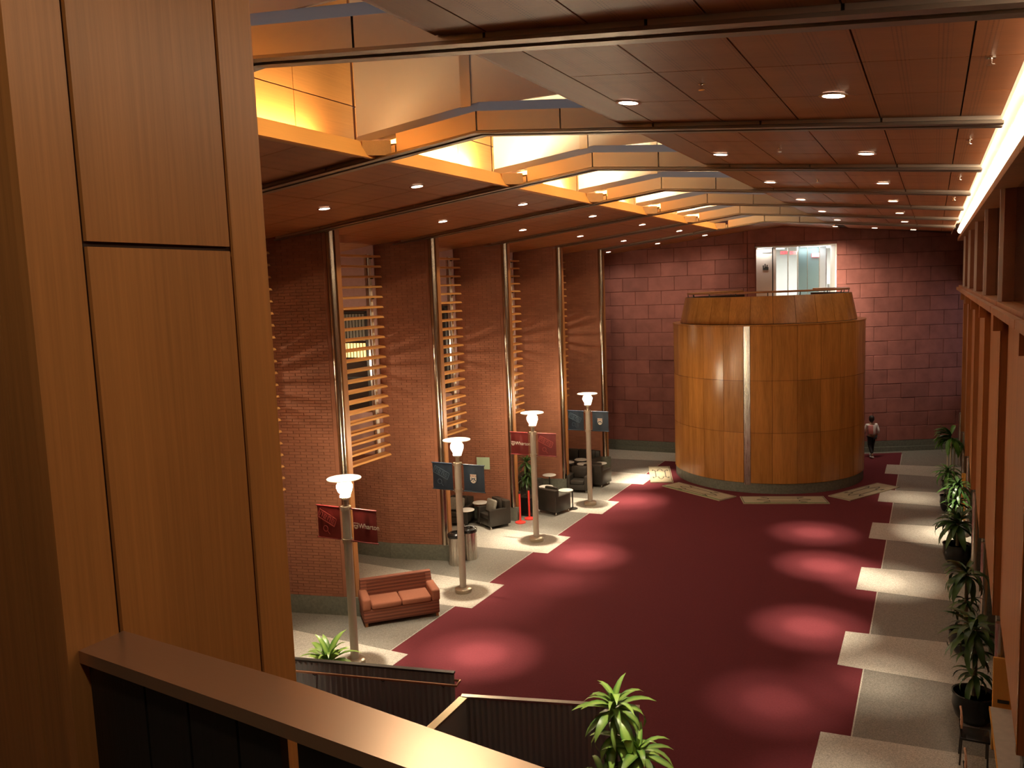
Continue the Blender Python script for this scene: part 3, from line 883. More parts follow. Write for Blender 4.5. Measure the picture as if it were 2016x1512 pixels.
# cove light along the top of the right wall
for i in range(8):
    y0, y1 = BEAM_Y[i] + .03, (BEAM_Y[i + 1] - .03 if i < 7 else 34.8)
    ct = thing('cove_light', 'long glowing cove lamp over the right wall, ' + ['beside the camera', 'at the right frame edge', 'second bay in view', 'third bay in view', 'fourth bay in view', 'fifth bay in view', 'sixth bay in view', 'last bay by the stone wall'][i], 'lamp', (.84, (y0 + y1) / 2, 9.05), 0, 'cove lamps over the right wall')
    h = (y1 - y0) / 2
    MB().tube([(0, -h, .0), (0, h, .0)], .11, 12).build('tube', M['cove'], ct)
    MB().box(-.06, .06, -h, h, .14, .17).build('housing', M['white'], ct)
    for s in (-h * .6, h * .6):
        MB().box(-.02, .02, s - .02, s + .02, .10, .14).build('holder', M['white'], ct)
cvr = MB(); cvr.box(.60, 1.12, 1.7, 41.2, 9.34, 9.40); cvr.box(.60, .63, 1.7, 41.2, 9.14, 9.36); cvr.box(1.09, 1.12, 1.7, 41.2, 8.86, 9.36)
struct('trim_3', cvr, M['white'])

# ------------------------------------------------------------------ downlights and sprinklers
def downlight(x, y, label, pool=None, power=P_POOL, size=12.5, fill=True, grp='recessed ceiling downlights'):
    z = zb(x) + .085
    t = thing('downlight', label, 'lamp', (x, y, z), 0, grp)
    sl_ = .1085 if x < XR else -.1
    t.rotation_euler = (0, -math.atan(sl_), 0)
    MB().lathe([(.105, -.004), (.14, -.004), (.14, -.018), (.105, -.018), (.105, -.004)], 24, caps=False).build('trim_ring', M['chrome'], t)
    MB().lathe([(0.001, -.010), (.105, -.010), (.105, -.004), (.001, -.004)], 24).build('lens', M['dl'], t)
    if pool:
        spot((x, y, z - .06), pool, power * .5, size * .72, radius=.11)
        spot((x, y, z - .06), pool, power * .5, size * 1.45, radius=.11)
    if fill: spot((x, y, z - .06), (x, y, 0), P_FILL, 95, blend=.8)
bayn = ['in the bay over the camera', 'in the first bay in view', 'in the second bay', 'in the third bay', 'in the fourth bay', 'in the fifth bay', 'in the sixth bay', 'in the last bay']
poolsA = {1: ((-10.4, 10.1, .7), .5), 2: ((-8.3, 14.3, 0), 1.0), 3: ((-8.45, 19.0, 0), .30), 4: ((-8.65, 21.0, 0), 1.1), 5: ((-9.35, 27.2, 0), 1.0), 6: ((-10.1, 29.8, 0), 1.5)}
poolsB = {2: ((-10.5, 12.95, 0), .45), 3: ((-10.55, 17.3, 0), .45), 4: ((-10.75, 21.95, 0), .75), 5: ((-10.5, 26.2, 0), .65), 6: ((-9.9, 31.2, .03), 1.2)}
poolsC = {0: ((-.40, 1.00, 6.7), .016), 1: ((-3.6, 9.95, 1.7), .22), 3: ((-2.25, 18.2, 0), .85), 4: ((-2.45, 22.4, 0), .95), 5: ((-3.05, 25.3, 0), .75), 2: ((-2.4, 14.6, 0), .35)}
poolsD = {2: ((-.9, 16.0, 0), .35), 3: ((-1.1, 21.7, 0), .8), 4: ((.45, 26.5, 0), .95), 5: ((-.5, 30.4, 0), .3), 1: ((-1.2, 12.0, 0), .3)}
for i in range(7):
    yl = 12.95 + 4.37 * (i - 2); yr = 8.85 + 4.37 * (i - 1)
    for x, y, pd, nm in ((-8.4, yl, poolsA, 'by the skylight, brick side'), (-10.55, yl, poolsB, 'by the brick piers'),
                         (-2.98, yr, poolsC, 'by the skylight, cove side'), (-.9, yr, poolsD, 'by the glowing cove')):
        p = pd.get(i)
        downlight(x, y, 'round recessed downlight %s, %s' % (bayn[i], nm), p[0] if p else None, P_POOL * (p[1] if p else 1), 26 if pd is poolsB and i < 6 else 12.5)
# wall washers near the stone wall
wx = [-12.6, -10.4, -8.4, -3.5, -2.1, -.75]
wn = ['first', 'second', 'third', 'fourth', 'fifth', 'sixth']
for k, x in enumerate(wx):
    yb = 35.0 if x < -7 else 35.0 + .52 * (x + 7.0) * .55
    yb -= .7
    tgt = (x - .1, yb + 2.1, 6.6) if k == 3 else (x, yb + 1.0, 0)
    downlight(x, yb, '%s small downlight from the brick piers along the stone end wall' % wn[k], tgt, P_POOL * (.14 if k == 3 else .02), 62 if k == 3 else 100, False, 'wall washers before the stone wall')
for x, y in ((-12.6, 34.9), (-10.6, 34.9), (-1.6, 37.0)):
    pass
for k, (x, y, lb) in enumerate(((.36, 7.6, 'small sprinkler head on the nearest ceiling panels by the cove'), (.36, 12.0, 'small sprinkler head by the cove in the second bay'), (.36, 16.4, 'small sprinkler head by the cove in the third bay'), (.36, 20.8, 'small sprinkler head by the cove in the fourth bay'),
                                (-2.0, 8.1, 'small sprinkler head between the two nearest cove-side downlights'), (-2.0, 12.6, 'small sprinkler head between the downlights of the second bay'), (-2.0, 17.0, 'small sprinkler head between the downlights of the third bay'))):
    t = thing('sprinkler', lb, 'sprinkler', (x, y, zb(x) + .085), 0, 'ceiling sprinklers')
    MB().lathe([(.035, 0), (.035, -.01), (.012, -.012), (.012, -.05), (.001, -.05)], 10).build('body', M['chrome'], t)
    MB().lathe([(.001, -.055), (.032, -.055), (.032, -.06), (.001, -.06)], 10).build('deflector', M['chrome'], t)

# ------------------------------------------------------------------ mezzanine around the camera
mzf = MB(); mzf.box(-17, 3.2, -3.2, 1.12, 5.35, 5.62)
struct('floor_mezzanine', mzf, M['tile_d'])
struct('wall_near', MB().box(-17.3, 4.0, -3.4, -3.2, 0, 9.8), M['wood_wall'])
# wood-panelled column left of the camera
col = structroot('column', 'wood-panelled column with dark shadow gaps beside the camera', 'column')
CX, CY0, CY1 = -1.77, 1.157, 1.895
gw = .0065
MB().box(-3.2, CX - .012, CY0 + .012, CY1 - .012, 3.0, 9.32).build('core', M['groove'], col)
g1, g2, gz = 1.30, 1.757, 7.645
segs = [(CY0, g1 - gw), (g1 + gw, g2 - gw), (g2 + gw, CY1)]
MB().box(CX - .03, CX, segs[0][0], segs[0][1], 3.0, 9.3).build('stile', M['wood_col'], col)
MB().box(CX - .03, CX, segs[2][0], segs[2][1], 3.0, 9.3).build('stile', M['wood_col'], col)
MB().box(CX - .03, CX, segs[1][0], segs[1][1], 3.0, gz - gw).build('panel', M['wood_col'], col)
MB().box(CX - .03, CX, segs[1][0], segs[1][1], gz + gw, 9.3).build('panel', M['wood_col'], col)
MB().box(-1.885, CX - .0305, CY0, CY0 + .03, 3.0, 9.3).build('stile', M['wood_col'], col)
MB().box(-2.5, -1.893, CY0, CY0 + .03, 3.0, 9.3).build('panel', M['wood_col'], col)
MB().box(-3.2, -2.51, CY0, CY0 + .03, 3.0, 9.3).build('panel', M['wood_col'], col)
MB().box(-3.2, CX - .031, CY1 - .03, CY1, 3.0, 9.3).build('panel', M['wood_col'], col)

# metal balustrade in front of the camera
rail = thing('balustrade', 'metal balustrade with a broad brushed cap in front of the camera', 'railing', (0, 0, 5.62))
inner = [(-1.772, 1.185), (-1.20, 1.132), (-.77, 1.088), (-.2, 1.03), (.6, .97)]
outer = [(-1.772, 1.308), (-1.17, 1.262), (-.59, 1.185), (-.1, 1.12), (.65, 1.06)]
m = MB(); T = 6.70 - 5.62
for k in range(4):
    a, b2, c, d = inner[k], inner[k + 1], outer[k + 1], outer[k]
    m.hexa([(*a, T - .03), (*b2, T - .03), (*c, T - .03), (*d, T - .03)], [(*a, T), (*b2, T), (*c, T), (*d, T)])
m.build("cap", M['metal_cap'], rail)
def rail_pt(x, off):
    for k in range(4):
        a, b2 = inner[k], inner[k + 1]
        if a[0] <= x <= b2[0] or k == 3:
            t = (x - a[0]) / (b2[0] - a[0]); return (x, a[1] + (b2[1] - a[1]) * t + off)
xsr = [-1.765, -1.55, -1.40, -1.245, -1.115, -1.075, -.90, -.72, -.54, -.36, -.15, .1, .35, .6]
for k in range(len(xsr) - 1):
    if xsr[k] == -1.115: continue
    p0 = rail_pt(xsr[k] + .004, .018); p1 = rail_pt(xsr[k + 1] - .004, .018)
    MB().prism([p0, p1, (p1[0], p1[1] + .02), (p0[0], p0[1] + .02)], .03, T - .031).build('panel', M['panelmetal'], rail)
    MB().prism([(p0[0] - .004, p0[1] + .005), (p0[0] + .004, p0[1] + .005), (p0[0] + .004, p0[1] + .03), (p0[0] - .004, p0[1] + .03)], .03, T - .031).build('post', M['darkmetal'], rail)
ox = rail_pt(-.93, .006)
ob = MB(); ob.box(-.04, .03, -.012, .008, T - .20, T - .085)
o_ = ob.build('outlet_plate', M['grey_l'], rail); o_.location = (ox[0], ox[1], 0); o_.rotation_euler = (0, 0, -.09)
sm = MB(); sm.box(-.025, -.018, -.016, -.011, T - .16, T - .145); sm.box(.01, .017, -.016, -.011, T - .16, T - .145)
s_ = sm.build('screw', M['white'], o_)

# ribbed metal guard walls by the stair below
def guard(name, label, p0, p1, h, nrib, cap_mat, thick=.05):
    p0 = Vector(p0); p1 = Vector(p1); u = (p1 - p0).normalized(); nr = Vector((u.y, -u.x)); L = (p1 - p0).length
    t = thing(name, label, 'guard wall', (p0.x, p0.y, .0095), math.atan2(u.y, u.x))
    MB().box(0, L, 0, thick, .0, h - .03).build('core', M['guard'], t)
    MB().box(-.01, L + .01, -.02, thick + .02, h - .03, h).build('cap', cap_mat, t)
    st = L / nrib
    for k in range(nrib):
        a = k * st
        m = MB()
        m.add([(a + .006, 0, .02), (a + st * .5, -.022, .02), (a + st - .006, 0, .02), (a + .006, 0, h - .035), (a + st * .5, -.022, h - .035), (a + st - .006, 0, h - .035)],
              [(0, 1, 4, 3), (1, 2, 5, 4), (0, 2, 1), (3, 4, 5)])
        m.build('rib', M['guard'], t)
    return t
g1_ = guard('guard_wall', 'ribbed dark metal guard wall with a handrail, before the variegated bush', (-11.5, 10.46), (-7.14, 11.39), 1.10, 42, M['darkmetal'])
hr = MB(); hr.tube([(.05, -.16, .95), (4.40, -.16, .95), (4.56, -.16, .95), (4.56, .03, .95), (4.46, .03, .95)], .022, 8)
hr.build('handrail', plain('copper_handrail', (.45, .22, .12), .35, metal=.6), g1_, True)
for x in (.6, 1.9, 3.2, 4.3):
    MB().tube([(x, -.01, .86), (x, -.09, .87), (x, -.16, .93)], .012, 6).build('bracket', M['darkmetal'], g1_)
guard('guard_wall', 'ribbed dark metal guard wall running behind the tall striped dracaena', (-6.60, 10.74), (-3.9, 11.48), 1.10, 30, M['metal'], .05)
g3 = guard('guard_wall', 'short guard wall with a bright gold metal cap running towards the camera', (-6.60, 10.70), (-6.55, 7.6), 1.10, 26, plain('gold_cap', (.75, .60, .38), .35, metal=1), .10)

# ------------------------------------------------------------------ lamp posts with banners
def shield(w, h, y):
    n = 8
    pts = [(-w / 2, h / 2), (w / 2, h / 2), (w / 2, -h * .05)]
    for k in range(1, n):
        a = k / n * PI / 2
        pts.append((w / 2 * math.cos(a), -h * .05 - h * .45 * math.sin(a)))
    pts.append((0, -h / 2))
    for k in range(n - 1, 0, -1):
        a = k / n * PI / 2
        pts.append((-w / 2 * math.cos(a), -h * .05 - h * .45 * math.sin(a)))
    pts.append((-w / 2, -h * .05))
    m = MB()
    k = len(pts)
    m.add([(p[0], y, p[1]) for p in pts] + [(p[0], y + .004, p[1]) for p in pts], [tuple(range(k)), tuple(range(k, 2 * k))[::-1]] + [(i, k + i, k + (i + 1) % k, (i + 1) % k) for i in range(k)])
    return m
def strip2(m, q0, q1, wd, y):
    q0 = Vector(q0); q1 = Vector(q1); u = (q1 - q0).normalized(); n = Vector((-u.y, u.x)) * wd / 2
    a = [q0 + n, q1 + n, q1 - n, q0 - n]
    m.add([(p.x, y, p.y) for p in a] + [(p.x, y + .002, p.y) for p in a], [(0, 1, 2, 3), (7, 6, 5, 4), (0, 4, 5, 1), (1, 5, 6, 2), (2, 6, 7, 3), (3, 7, 4, 0)])
def banner_cloth(x0, x1, z0, z1, mat, parent):
    nx, nz = 14, 6
    m = MB(); vs = []
    def wv(u, v): return .010 * math.sin(u * 9 + v * 2) * (1 - abs(2 * v - 1)) + .006 * math.sin(u * 21)* (1 - abs(2 * v - 1))
    for s in (0, 1):
        for j in range(nz + 1):
            for i in range(nx + 1):
                u, v = i / nx, j / nz
                vs.append((x0 + (x1 - x0) * u, wv(u, v) + s * .006, z0 + (z1 - z0) * v))
    fs = []
    o = (nx + 1) * (nz + 1)
    for j in range(nz):
        for i in range(nx):
            a = j * (nx + 1) + i
            fs.append((a, a + 1, a + nx + 2, a + nx + 1)); fs.append((o + a + nx + 1, o + a + nx + 2, o + a + 1, o + a))
    m.add(vs, fs)
    return m.build('banner', mat, parent, True)
def lamp_post(x, y, label, cloth, ghost_mat, left, right, light_on=True):
    t = thing('lamp_post', label, 'lamp', (x, y, .014), 0, 'lamp posts along the carpet')
    MB().lathe([(.20, 0), (.21, .02), (.21, .09), (.17, .12), (.10, .125)], 20).build('base', M['polebase'], t, True)
    MB().tube([(0, 0, .12), (0, 0, 3.30)], .085, 16).build('pole', M['polepaint'], t, True)
    MB().lathe([(.05, 3.30), (.05, 3.44), (.09, 3.46), (.11, 3.49), (.11, 3.50)], 16).build('neck', M['polebase'], t, True)
    g = MB().lathe([(.10, 3.50), (.105, 3.52), (.095, 3.56), (.135, 3.62), (.160, 3.68), (.158, 3.74), (.125, 3.80), (.07, 3.83), (.001, 3.84)], 20).build('globe', M['globe'], t, True)
    d = MB().lathe([(.02, 3.855), (.34, 3.865), (.345, 3.875), (.34, 3.885), (.10, 3.90), (.001, 3.905)], 36).build('reflector_disc', M['disc'], t, True)
    for k in range(3):
        a = 2 * PI * k / 3 + .4
        MB().tube([(.10 * math.cos(a), .10 * math.sin(a), 3.50), (.155 * math.cos(a), .155 * math.sin(a), 3.66), (.11 * math.cos(a), .11 * math.sin(a), 3.86)], .007, 5).build('stay', M['chrome'], t)
    for z in (3.27, 2.60):
        c = MB().lathe([(.10, z - .04), (.105, z - .04), (.105, z + .04), (.10, z + .04)], 16).build('clamp', M['polebase'], t)
        for s in (-1, 1):
            MB().tube([(s * .10, 0, z), (s * .76, 0, z)], .013, 8).build('arm', M['chrome'] if False else cloth, t)
            MB().lathe([(.001, -.012), (.022, -.012), (.022, .012), (.001, .012)], 10, mat=Matrix.Translation((s * .14, 0, z)) @ Matrix.Rotation(PI / 2, 4, 'Y')).build('collar', M['chrome'], t)
    for s, what in ((-1, left), (1, right)):
        x0, x1 = (.16, .74) if s > 0 else (-.74, -.16)
        b = banner_cloth(x0, x1, 2.60, 3.27, cloth, t)
        cx = (x0 + x1) / 2
        if what == 'ghost':
            m = MB(); ca, sa = math.cos(-.42), math.sin(-.42)
            def R(px, pz): return (cx - .03 + (px * ca - pz * sa), 3.03 + (px * sa + pz * ca))
            W2, H2 = .225, .085
            cs = [R(-W2, H2), R(W2, H2), R(W2, -H2), R(-W2, -H2)]
            for i in range(4): strip2(m, cs[i], cs[(i + 1) % 4], .022, -.020)
            for k in range(4):
                gx = -.16 + k * .105
                strip2(m, R(gx - .028, -.05), R(gx - .02, .05), .018, -.020)
                strip2(m, R(gx - .02, .045), R(gx + .03, .03 if k % 2 else .045), .018, -.020)
                strip2(m, R(gx + .03, .03), R(gx + (.0 if k % 2 else .03), -.05), .018, -.020)
                if k % 2: strip2(m, R(gx - .02, -.045), R(gx + .035, -.045), .018, -.020)
            c0 = (cx - .08, 2.80)
            for k in range(10):
                a0, a1 = 2 * PI * k / 10, 2 * PI * (k + 1) / 10
                strip2(m, (c0[0] + .06 * math.cos(a0), c0[1] + .06 * math.sin(a0)), (c0[0] + .06 * math.cos(a1), c0[1] + .06 * math.sin(a1)), .012, -.020)
            strip2(m, (c0[0] + .05, c0[1] - .05), (c0[0] + .10, c0[1] - .11), .012, -.020)
            m.build('faded_print', ghost_mat, b)
        elif what == 'word':
            sx = cx - .205
            sm_ = shield(.11, .125, -.022); sm_.v = [(p[0] + sx, p[1], p[2] + 2.93) for p in sm_.v]
            e = sm_.build('shield_print', M['cream'], b)
            q = MB(); strip2(q, (sx - .05, 2.965), (sx + .05, 2.965), .028, -.0245)
            strip2(q, (sx - .035, 2.90), (sx, 2.93), .016, -.0245); strip2(q, (sx, 2.93), (sx + .035, 2.90), .016, -.0245)
            q.build('emblem_print', M['ban_r'], b)
            text('Wharton', .145, M['cream'], b, (sx + .07, -.022, 2.935), (PI / 2, 0, 0), .001, 'LEFT', 'lettering', .92)
        else:
            sm_ = shield(.17, .22, -.022); sm_.v = [(p[0] + cx - .01, p[1], p[2] + 2.93) for p in sm_.v]
            sm_.build('shield_print', M['cream'], b)
            xx = cx - .01
            q = MB(); strip2(q, (xx - .08, 3.005), (xx + .08, 3.005), .05, -.0245); q.build('emblem_band', M['chief'], b)
            q = MB()
            for dx in (-.05, .0, .05): strip2(q, (xx + dx - .016, 3.005), (xx + dx + .016, 3.005), .026, -.0265)
            q.build('emblem_charge', M['cream'], b)
            q = MB(); strip2(q, (xx - .07, 2.88), (xx, 2.945), .026, -.0245); strip2(q, (xx, 2.945), (xx + .07, 2.88), .026, -.0245)
            for dx, dz in ((-.045, 2.945), (.045, 2.945), (0, 2.875)): strip2(q, (xx + dx - .013, dz), (xx + dx + .013, dz), .026, -.0245)
            q.build('emblem_chevron', M['chev'], b)
    return t
lamp_post(-10.45, 12.92, 'lamp post with red banners nearest the guard wall and the striped sofa', M['ban_r'], M['ghost_r'], 'ghost', 'word')
lamp_post(-10.42, 17.28, 'lamp post with navy banners in front of the two waste bins', M['ban_b'], M['ghost_b'], 'ghost', 'shield')
lamp_post(-10.50, 21.78, 'lamp post with red banners beside the red stanchions', M['ban_r'], M['ghost_r'], 'word', 'ghost')
lamp_post(-10.50, 26.18, 'lamp post with navy banners, last one before the stone end wall', M['ban_b'], M['ghost_b'], 'ghost', 'shield')

# ------------------------------------------------------------------ seating and tables on the left
def make_armchair(name, label, cat, wd=.80, dp=.80, seats=1, group='dark leather armchairs'):
    t = thing(name, label, cat, group=group)
    hw, hd = wd / 2, dp / 2
    MB().rbox(-hw + .02, hw - .02, -hd + .02, hd - .02, .09, .30, .02).build('base', M['leather'], t, True)
    for s in (-1, 1):
        x0, x1 = (hw - .13, hw) if s > 0 else (-hw, -hw + .13)
        MB().rbox(x0, x1, -hd, hd - .02, .09, .62, .03).build('arm', M['leather'], t, True)
    MB().rbox(-hw + .01, hw - .01, hd - .20, hd, .09, .84, .04).build('backrest', M['leather'], t, True)
    sw = (wd - .27) / seats
    for k in range(seats):
        a = -hw + .135 + sw * k
        MB().rbox(a + .003, a + sw - .003, -hd + .01, hd - .205, .305, .45, .035).build('seat', M['leather'], t, True)
        bx = MB().rbox(a + .01, a + sw - .01, hd - .34, hd - .21, .455, .90, .05)
        bx.build('back_cushion', M['leather'], t, True)
    for sx in (-1, 1):
        for sy in (-1, 1):
            q = MB(); x, y = sx * (hw - .07), sy * (hd - .07)
            q.lathe([(.012, .10), (.012, .055)], 8, (x, y, 0)); q.tube([(x - .015, y, .03), (x + .015, y, .03)], .029, 10)
            q.build('caster', M['chrome'], t, True)
    return t
LZ = .0142
def fwd(dx, dy): return math.atan2(dy, dx) + PI / 2        # chair front is local -y
ch = make_armchair('armchair', 'dark leather armchair with a grey pillow, partly behind the navy-banner post', 'armchair')
ch.location = (-13.68, 22.62, LZ); ch.rotation_euler = (0, 0, fwd(.1, -1))
specs = [((-12.46, 22.78), (-.5, -.86), 'dark leather armchair with a grey pillow, turned sideways beside the red stanchions'),
         ((-11.30, 24.92), (.26, .96), 'dark leather armchair seen from behind, beside the red-banner post'),
         ((-12.98, 26.55), (.95, .2), 'dark leather armchair half hidden behind the red-banner post'),
         ((-11.60, 27.95), (.1, -1), 'dark leather armchair facing the camera between two brick piers'),
         ((-11.30, 28.98), (.12, .99), 'dark leather armchair seen from behind, nearest the last lamp post')]
for (x, y), (dx, dy), lb in specs:
    dup(ch, (x, y, LZ), fwd(dx, dy), lb)
for (x, y, rz, lb) in ((-13.68, 22.62, fwd(.1, -1), 'silver grey pillow propped on the armchair behind the navy-banner post'),
                       (-12.46, 22.78, fwd(-.5, -.86), 'silver grey pillow propped on the sideways armchair by the red stanchions')):
    p = MB().rbox(-.25, .25, -.055, .055, 0, .42, .05, 3, Matrix.Rotation(-.22, 4, 'X')).build('pillow', M['pillow'], None, True)
    R_ = Matrix.Rotation(rz, 3, 'Z')
    q = R_ @ Vector((0, -.13, 0))
    p.location = (x + q.x, y + q.y, .475); p.rotation_euler = (0, 0, rz)
    tag(p, lb, 'pillow', 'grey pillows on the armchairs')
ls = make_armchair('loveseat', 'dark leather two-seat sofa against the last brick pier', 'sofa', 1.75, .85, 2, None)
ls.location = (-12.92, 30.95, LZ); ls.rotation_euler = (0, 0, 0)
def make_table(label):
    t = thing('side_table', label, 'table', group='small round side tables')
    MB().lathe([(.001, .655), (.245, .655), (.25, .665), (.25, .675), (.245, .68), (.001, .68)], 28).build('top', M['tabletop'], t, True)
    MB().tube([(0, 0, .02), (0, 0, .655)], .022, 10).build('stem', M['darkmetal'], t, True)
    MB().lathe([(.001, 0), (.17, 0), (.17, .012), (.03, .022), (.001, .022)], 22).build('base', M['darkmetal'], t, True)
    return t
tb = make_table('round white side table standing before the pillowed armchair by the navy post')
tb.location = (-13.0, 21.98, LZ)
tables = []
for x, y, lb in ((-13.03, 22.92, 'round side table tucked behind the first white table, between two pillowed armchairs'), (-11.88, 25.56, 'round side table just behind the armchair seen from behind'),
                 (-11.03, 25.30, 'round side table beside the armchair arm near the carpet'), (-12.52, 27.25, 'round white side table in front of the brick pier edge'),
                 (-12.75, 29.55, 'round side table against the wall behind the camera-facing armchair'), (-12.05, 29.42, 'round white side table between the last armchairs and the loveseat'),
                 (-11.45, 29.72, 'round side table half hidden by the last lamp post, nearest the carpet'), (-12.45, 30.15, 'round side table right before the two-seat sofa')):
    tables.append(dup(tb, (x, y, LZ), 0, lb))
for c_ in tables[2].children:
    if not c_.name.startswith('top'): c_.location = (.17, .17, 0)

# striped rust sofa
sf = thing('sofa', 'striped rust-coloured two-seat sofa beside the nearest lamp post', 'sofa', (-11.04, 15.38, LZ), math.radians(45))
MB().rbox(-.88, .88, -.40, .42, .08, .40, .03).build('base', M['sofa'], sf, True)
bk_ = MB(); bk_.hexa([(-.86, .18, .40), (.86, .18, .40), (.86, .42, .40), (-.86, .42, .40)], [(-.84, .30, .88), (.84, .30, .88), (.84, .44, .88), (-.84, .44, .88)])
bk_.build('backrest', M['sofa'], sf)
for k in range(8):
    z = .42 + k * .057
    y = .18 + (z - .40) / .48 * .12 - .012
    MB().box(-.70, .70, y, y + .02, z, z + .048).build('back_roll', M['sofa'], sf)
for s in (-1, 1):
    x0, x1 = (.70, .90) if s > 0 else (-.90, -.70)
    MB().rbox(x0, x1, -.42, .34, .38, .66, .05, 3).build('arm', M['sofa_seat'], sf, True)
    a, c = (-.69, -.005) if s < 0 else (.005, .69)
    MB().rbox(a, c, -.43, .20, .395, .53, .04, 3).build('seat', M['sofa_seat'], sf, True)
    for y in (-.34, .36):
        MB().box(s * .82 - .03, s * .82 + .03, y - .03, y + .03, 0, .085).build('leg', M['wood_wall'], sf)

# waste bins
def bin_(x, y, lb, col_):
    t = thing('waste_bin', lb, 'bin', (x, y, LZ), 0, 'pair of waste bins')
    m = MB()
    n = 40; vs = []; fs = []
    for z in (.0, .78):
        for k in range(n):
            r_ = .215 + (.006 if k % 2 else 0)
            vs.append((r_ * math.cos(2 * PI * k / n), r_ * math.sin(2 * PI * k / n), z))
    for k in range(n): fs.append((k, (k + 1) % n, n + (k + 1) % n, n + k))
    fs.append(tuple(range(n))[::-1]); fs.append(tuple(range(n, 2 * n)))
    m.add(vs, fs).build('body', M['steel'], t)
    MB().lathe([(.235, .775), (.24, .80), (.235, .86), (.19, .90), (.12, .89), (.11, .86), (.001, .85)], 28).build('lid', M['black'], t, True)
    lab = MB().ring(.13, .175, .899, .903, .3, 2.9, 10).build('lid_label', M['grey_l'] if col_ else M['black'], t)
    return t
bin_(-11.66, 19.08, 'ribbed steel waste bin with black lid, in front of its twin', False)
bin_(-11.57, 19.62, 'steel waste bin with a light-marked lid, hidden behind the lamp post', True)

# red stanchions
for x, y, lb in ((-11.80, 23.33, 'red plastic stanchion nearer the sideways armchair'), (-11.72, 23.84, 'red plastic stanchion nearer the red-banner lamp post')):
    t = thing('stanchion', lb, 'stanchion', (x, y, LZ), 0, 'pair of red stanchions')
    MB().lathe([(.17, 0), (.17, .03), (.10, .055), (.035, .07)], 20).build('base', M['red_plastic'], t, True)
    MB().tube([(0, 0, .06), (0, 0, .96)], .033, 12).build('post', M['red_plastic'], t, True)
    MB().lathe([(.038, .96), (.038, 1.04), (.001, 1.05)], 12).build('cap', M['darkmetal'], t, True)

# ------------------------------------------------------------------ plants
def leaf_mesh(name, mat, L, W, droop, n=6):
    vs = []; fs = []
    x = z = 0.0; a = 0.0
    for i in range(n + 1):
        t = i / n
        wd = W * (math.sin(PI * min(1, t * .92 + .08)) ** .8) * (1 - .25 * t)
        if i == n: wd = .002
        vs += [(x, -wd / 2, z + wd * .18), (x, 0, z), (x, wd / 2, z + wd * .18)]
        a -= droop / n * (1.4 * t + .3)
        x += math.cos(a) * L / n; z += math.sin(a) * L / n
    for i in range(n):
        o = i * 3
        fs += [(o, o + 3, o + 4, o + 1), (o + 1, o + 4, o + 5, o + 2)]
    me = bpy.data.meshes.new(name); me.from_pydata(vs, [], fs); me.materials.append(mat)
    for p in me.polygons: p.use_smooth = True
    return me
leafs = {}
for key, mt, W in (('s', M['leaf'], .25), ('d', M['leaf_d'], .23), ('g', M['leaf_g'], .26)):
    leafs[key] = [leaf_mesh('leaf_blade', mt, 1.0, W * random.uniform(.85, 1.15), dr_) for dr_ in (1.0, 1.6, 2.2)]
def plant(x, y, label, pot_r, pot_h, canes, key='d', trunk='trunk', z=LZ, group=None, pot='pot', square=False):
    t = thing('potted_plant', label, 'plant', (x, y, z), 0, group)
    if square:
        MB().rbox(-pot_r, pot_r, -pot_r, pot_r, 0, pot_h, .02).build('pot', M[pot], t)
        MB().box(-pot_r + .03, pot_r - .03, -pot_r + .03, pot_r - .03, pot_h, pot_h + .01).build('soil', M['soil'], t)
    else:
        MB().lathe([(pot_r * .62, 0), (pot_r * .85, pot_h * .2), (pot_r * 1.0, pot_h * .55), (pot_r * .96, pot_h * .85), (pot_r * 1.03, pot_h), (pot_r * .93, pot_h), (pot_r * .88, pot_h * .9)], 28).build('pot', M[pot], t, True)
        MB().lathe([(.001, pot_h * .9), (pot_r * .88, pot_h * .9)], 24).build('soil', M['soil'], t)
    for (cx, cy, h, crowns, tr) in canes:
        MB().tube([(cx * .6, cy * .6, pot_h * .85), (cx * .9, cy * .9, (pot_h + h) / 2), (cx, cy, h)], [tr, tr * .9, tr * .7], 8).build('cane', M[trunk], t, True)
        for (hz, nl, Lf, up0, up1) in crowns:
            a = random.uniform(0, 6)
            for k in range(nl):
                u = k / max(1, nl - 1)
                a += 2.39996
                el = up0 + (up1 - up0) * u + random.uniform(-.12, .12)
                ln = Lf * random.uniform(.8, 1.15) * (.75 + .25 * u)
                if x > 0 and x + cx + ln * .85 * math.cos(a) > .88 and hz - .22 * Lf * u + ln * max(0, math.sin(el)) > 1.92: a = PI - a
                o = bpy.data.objects.new('leaf', random.choice(leafs[key])); C.objects.link(o); o.parent = t
                o.location = (cx, cy, hz - .22 * Lf * u)
                o.rotation_euler = (random.uniform(-.25, .25), -el, a)
                o.scale = (ln, ln * random.uniform(.8, 1.1), ln)
    return t
plant(-3.72, 9.95, 'tall dracaena with yellow-striped leaves standing before the guard wall', .26, .36,
      [(0, 0, 1.78, [(1.92, 30, .66, 1.35, -.5), (1.50, 18, .60, .4, -.7)], .03), (.34, -.04, 1.25, [(1.38, 26, .60, 1.2, -.5)], .025), (-.12, -.16, .85, [(.95, 24, .56, 1.1, -.4)], .025)], 's')
plant(-10.02, 11.62, 'striped bushy plant poking up behind the guard wall', .24, .42,
      [(0, 0, .66, [(.72, 34, .78, 1.25, -.1)], .03)], 's')
plant(.72, 15.18, 'dracaena on one tall cane in a black pot beside the marble-topped table', .33, .50,
      [(0, 0, 1.60, [(1.66, 34, .72, 1.0, -.5), (1.25, 14, .46, .9, -.2), (.88, 14, .52, .6, -.4)], .045)], 'd', group='potted plants along the right wall')
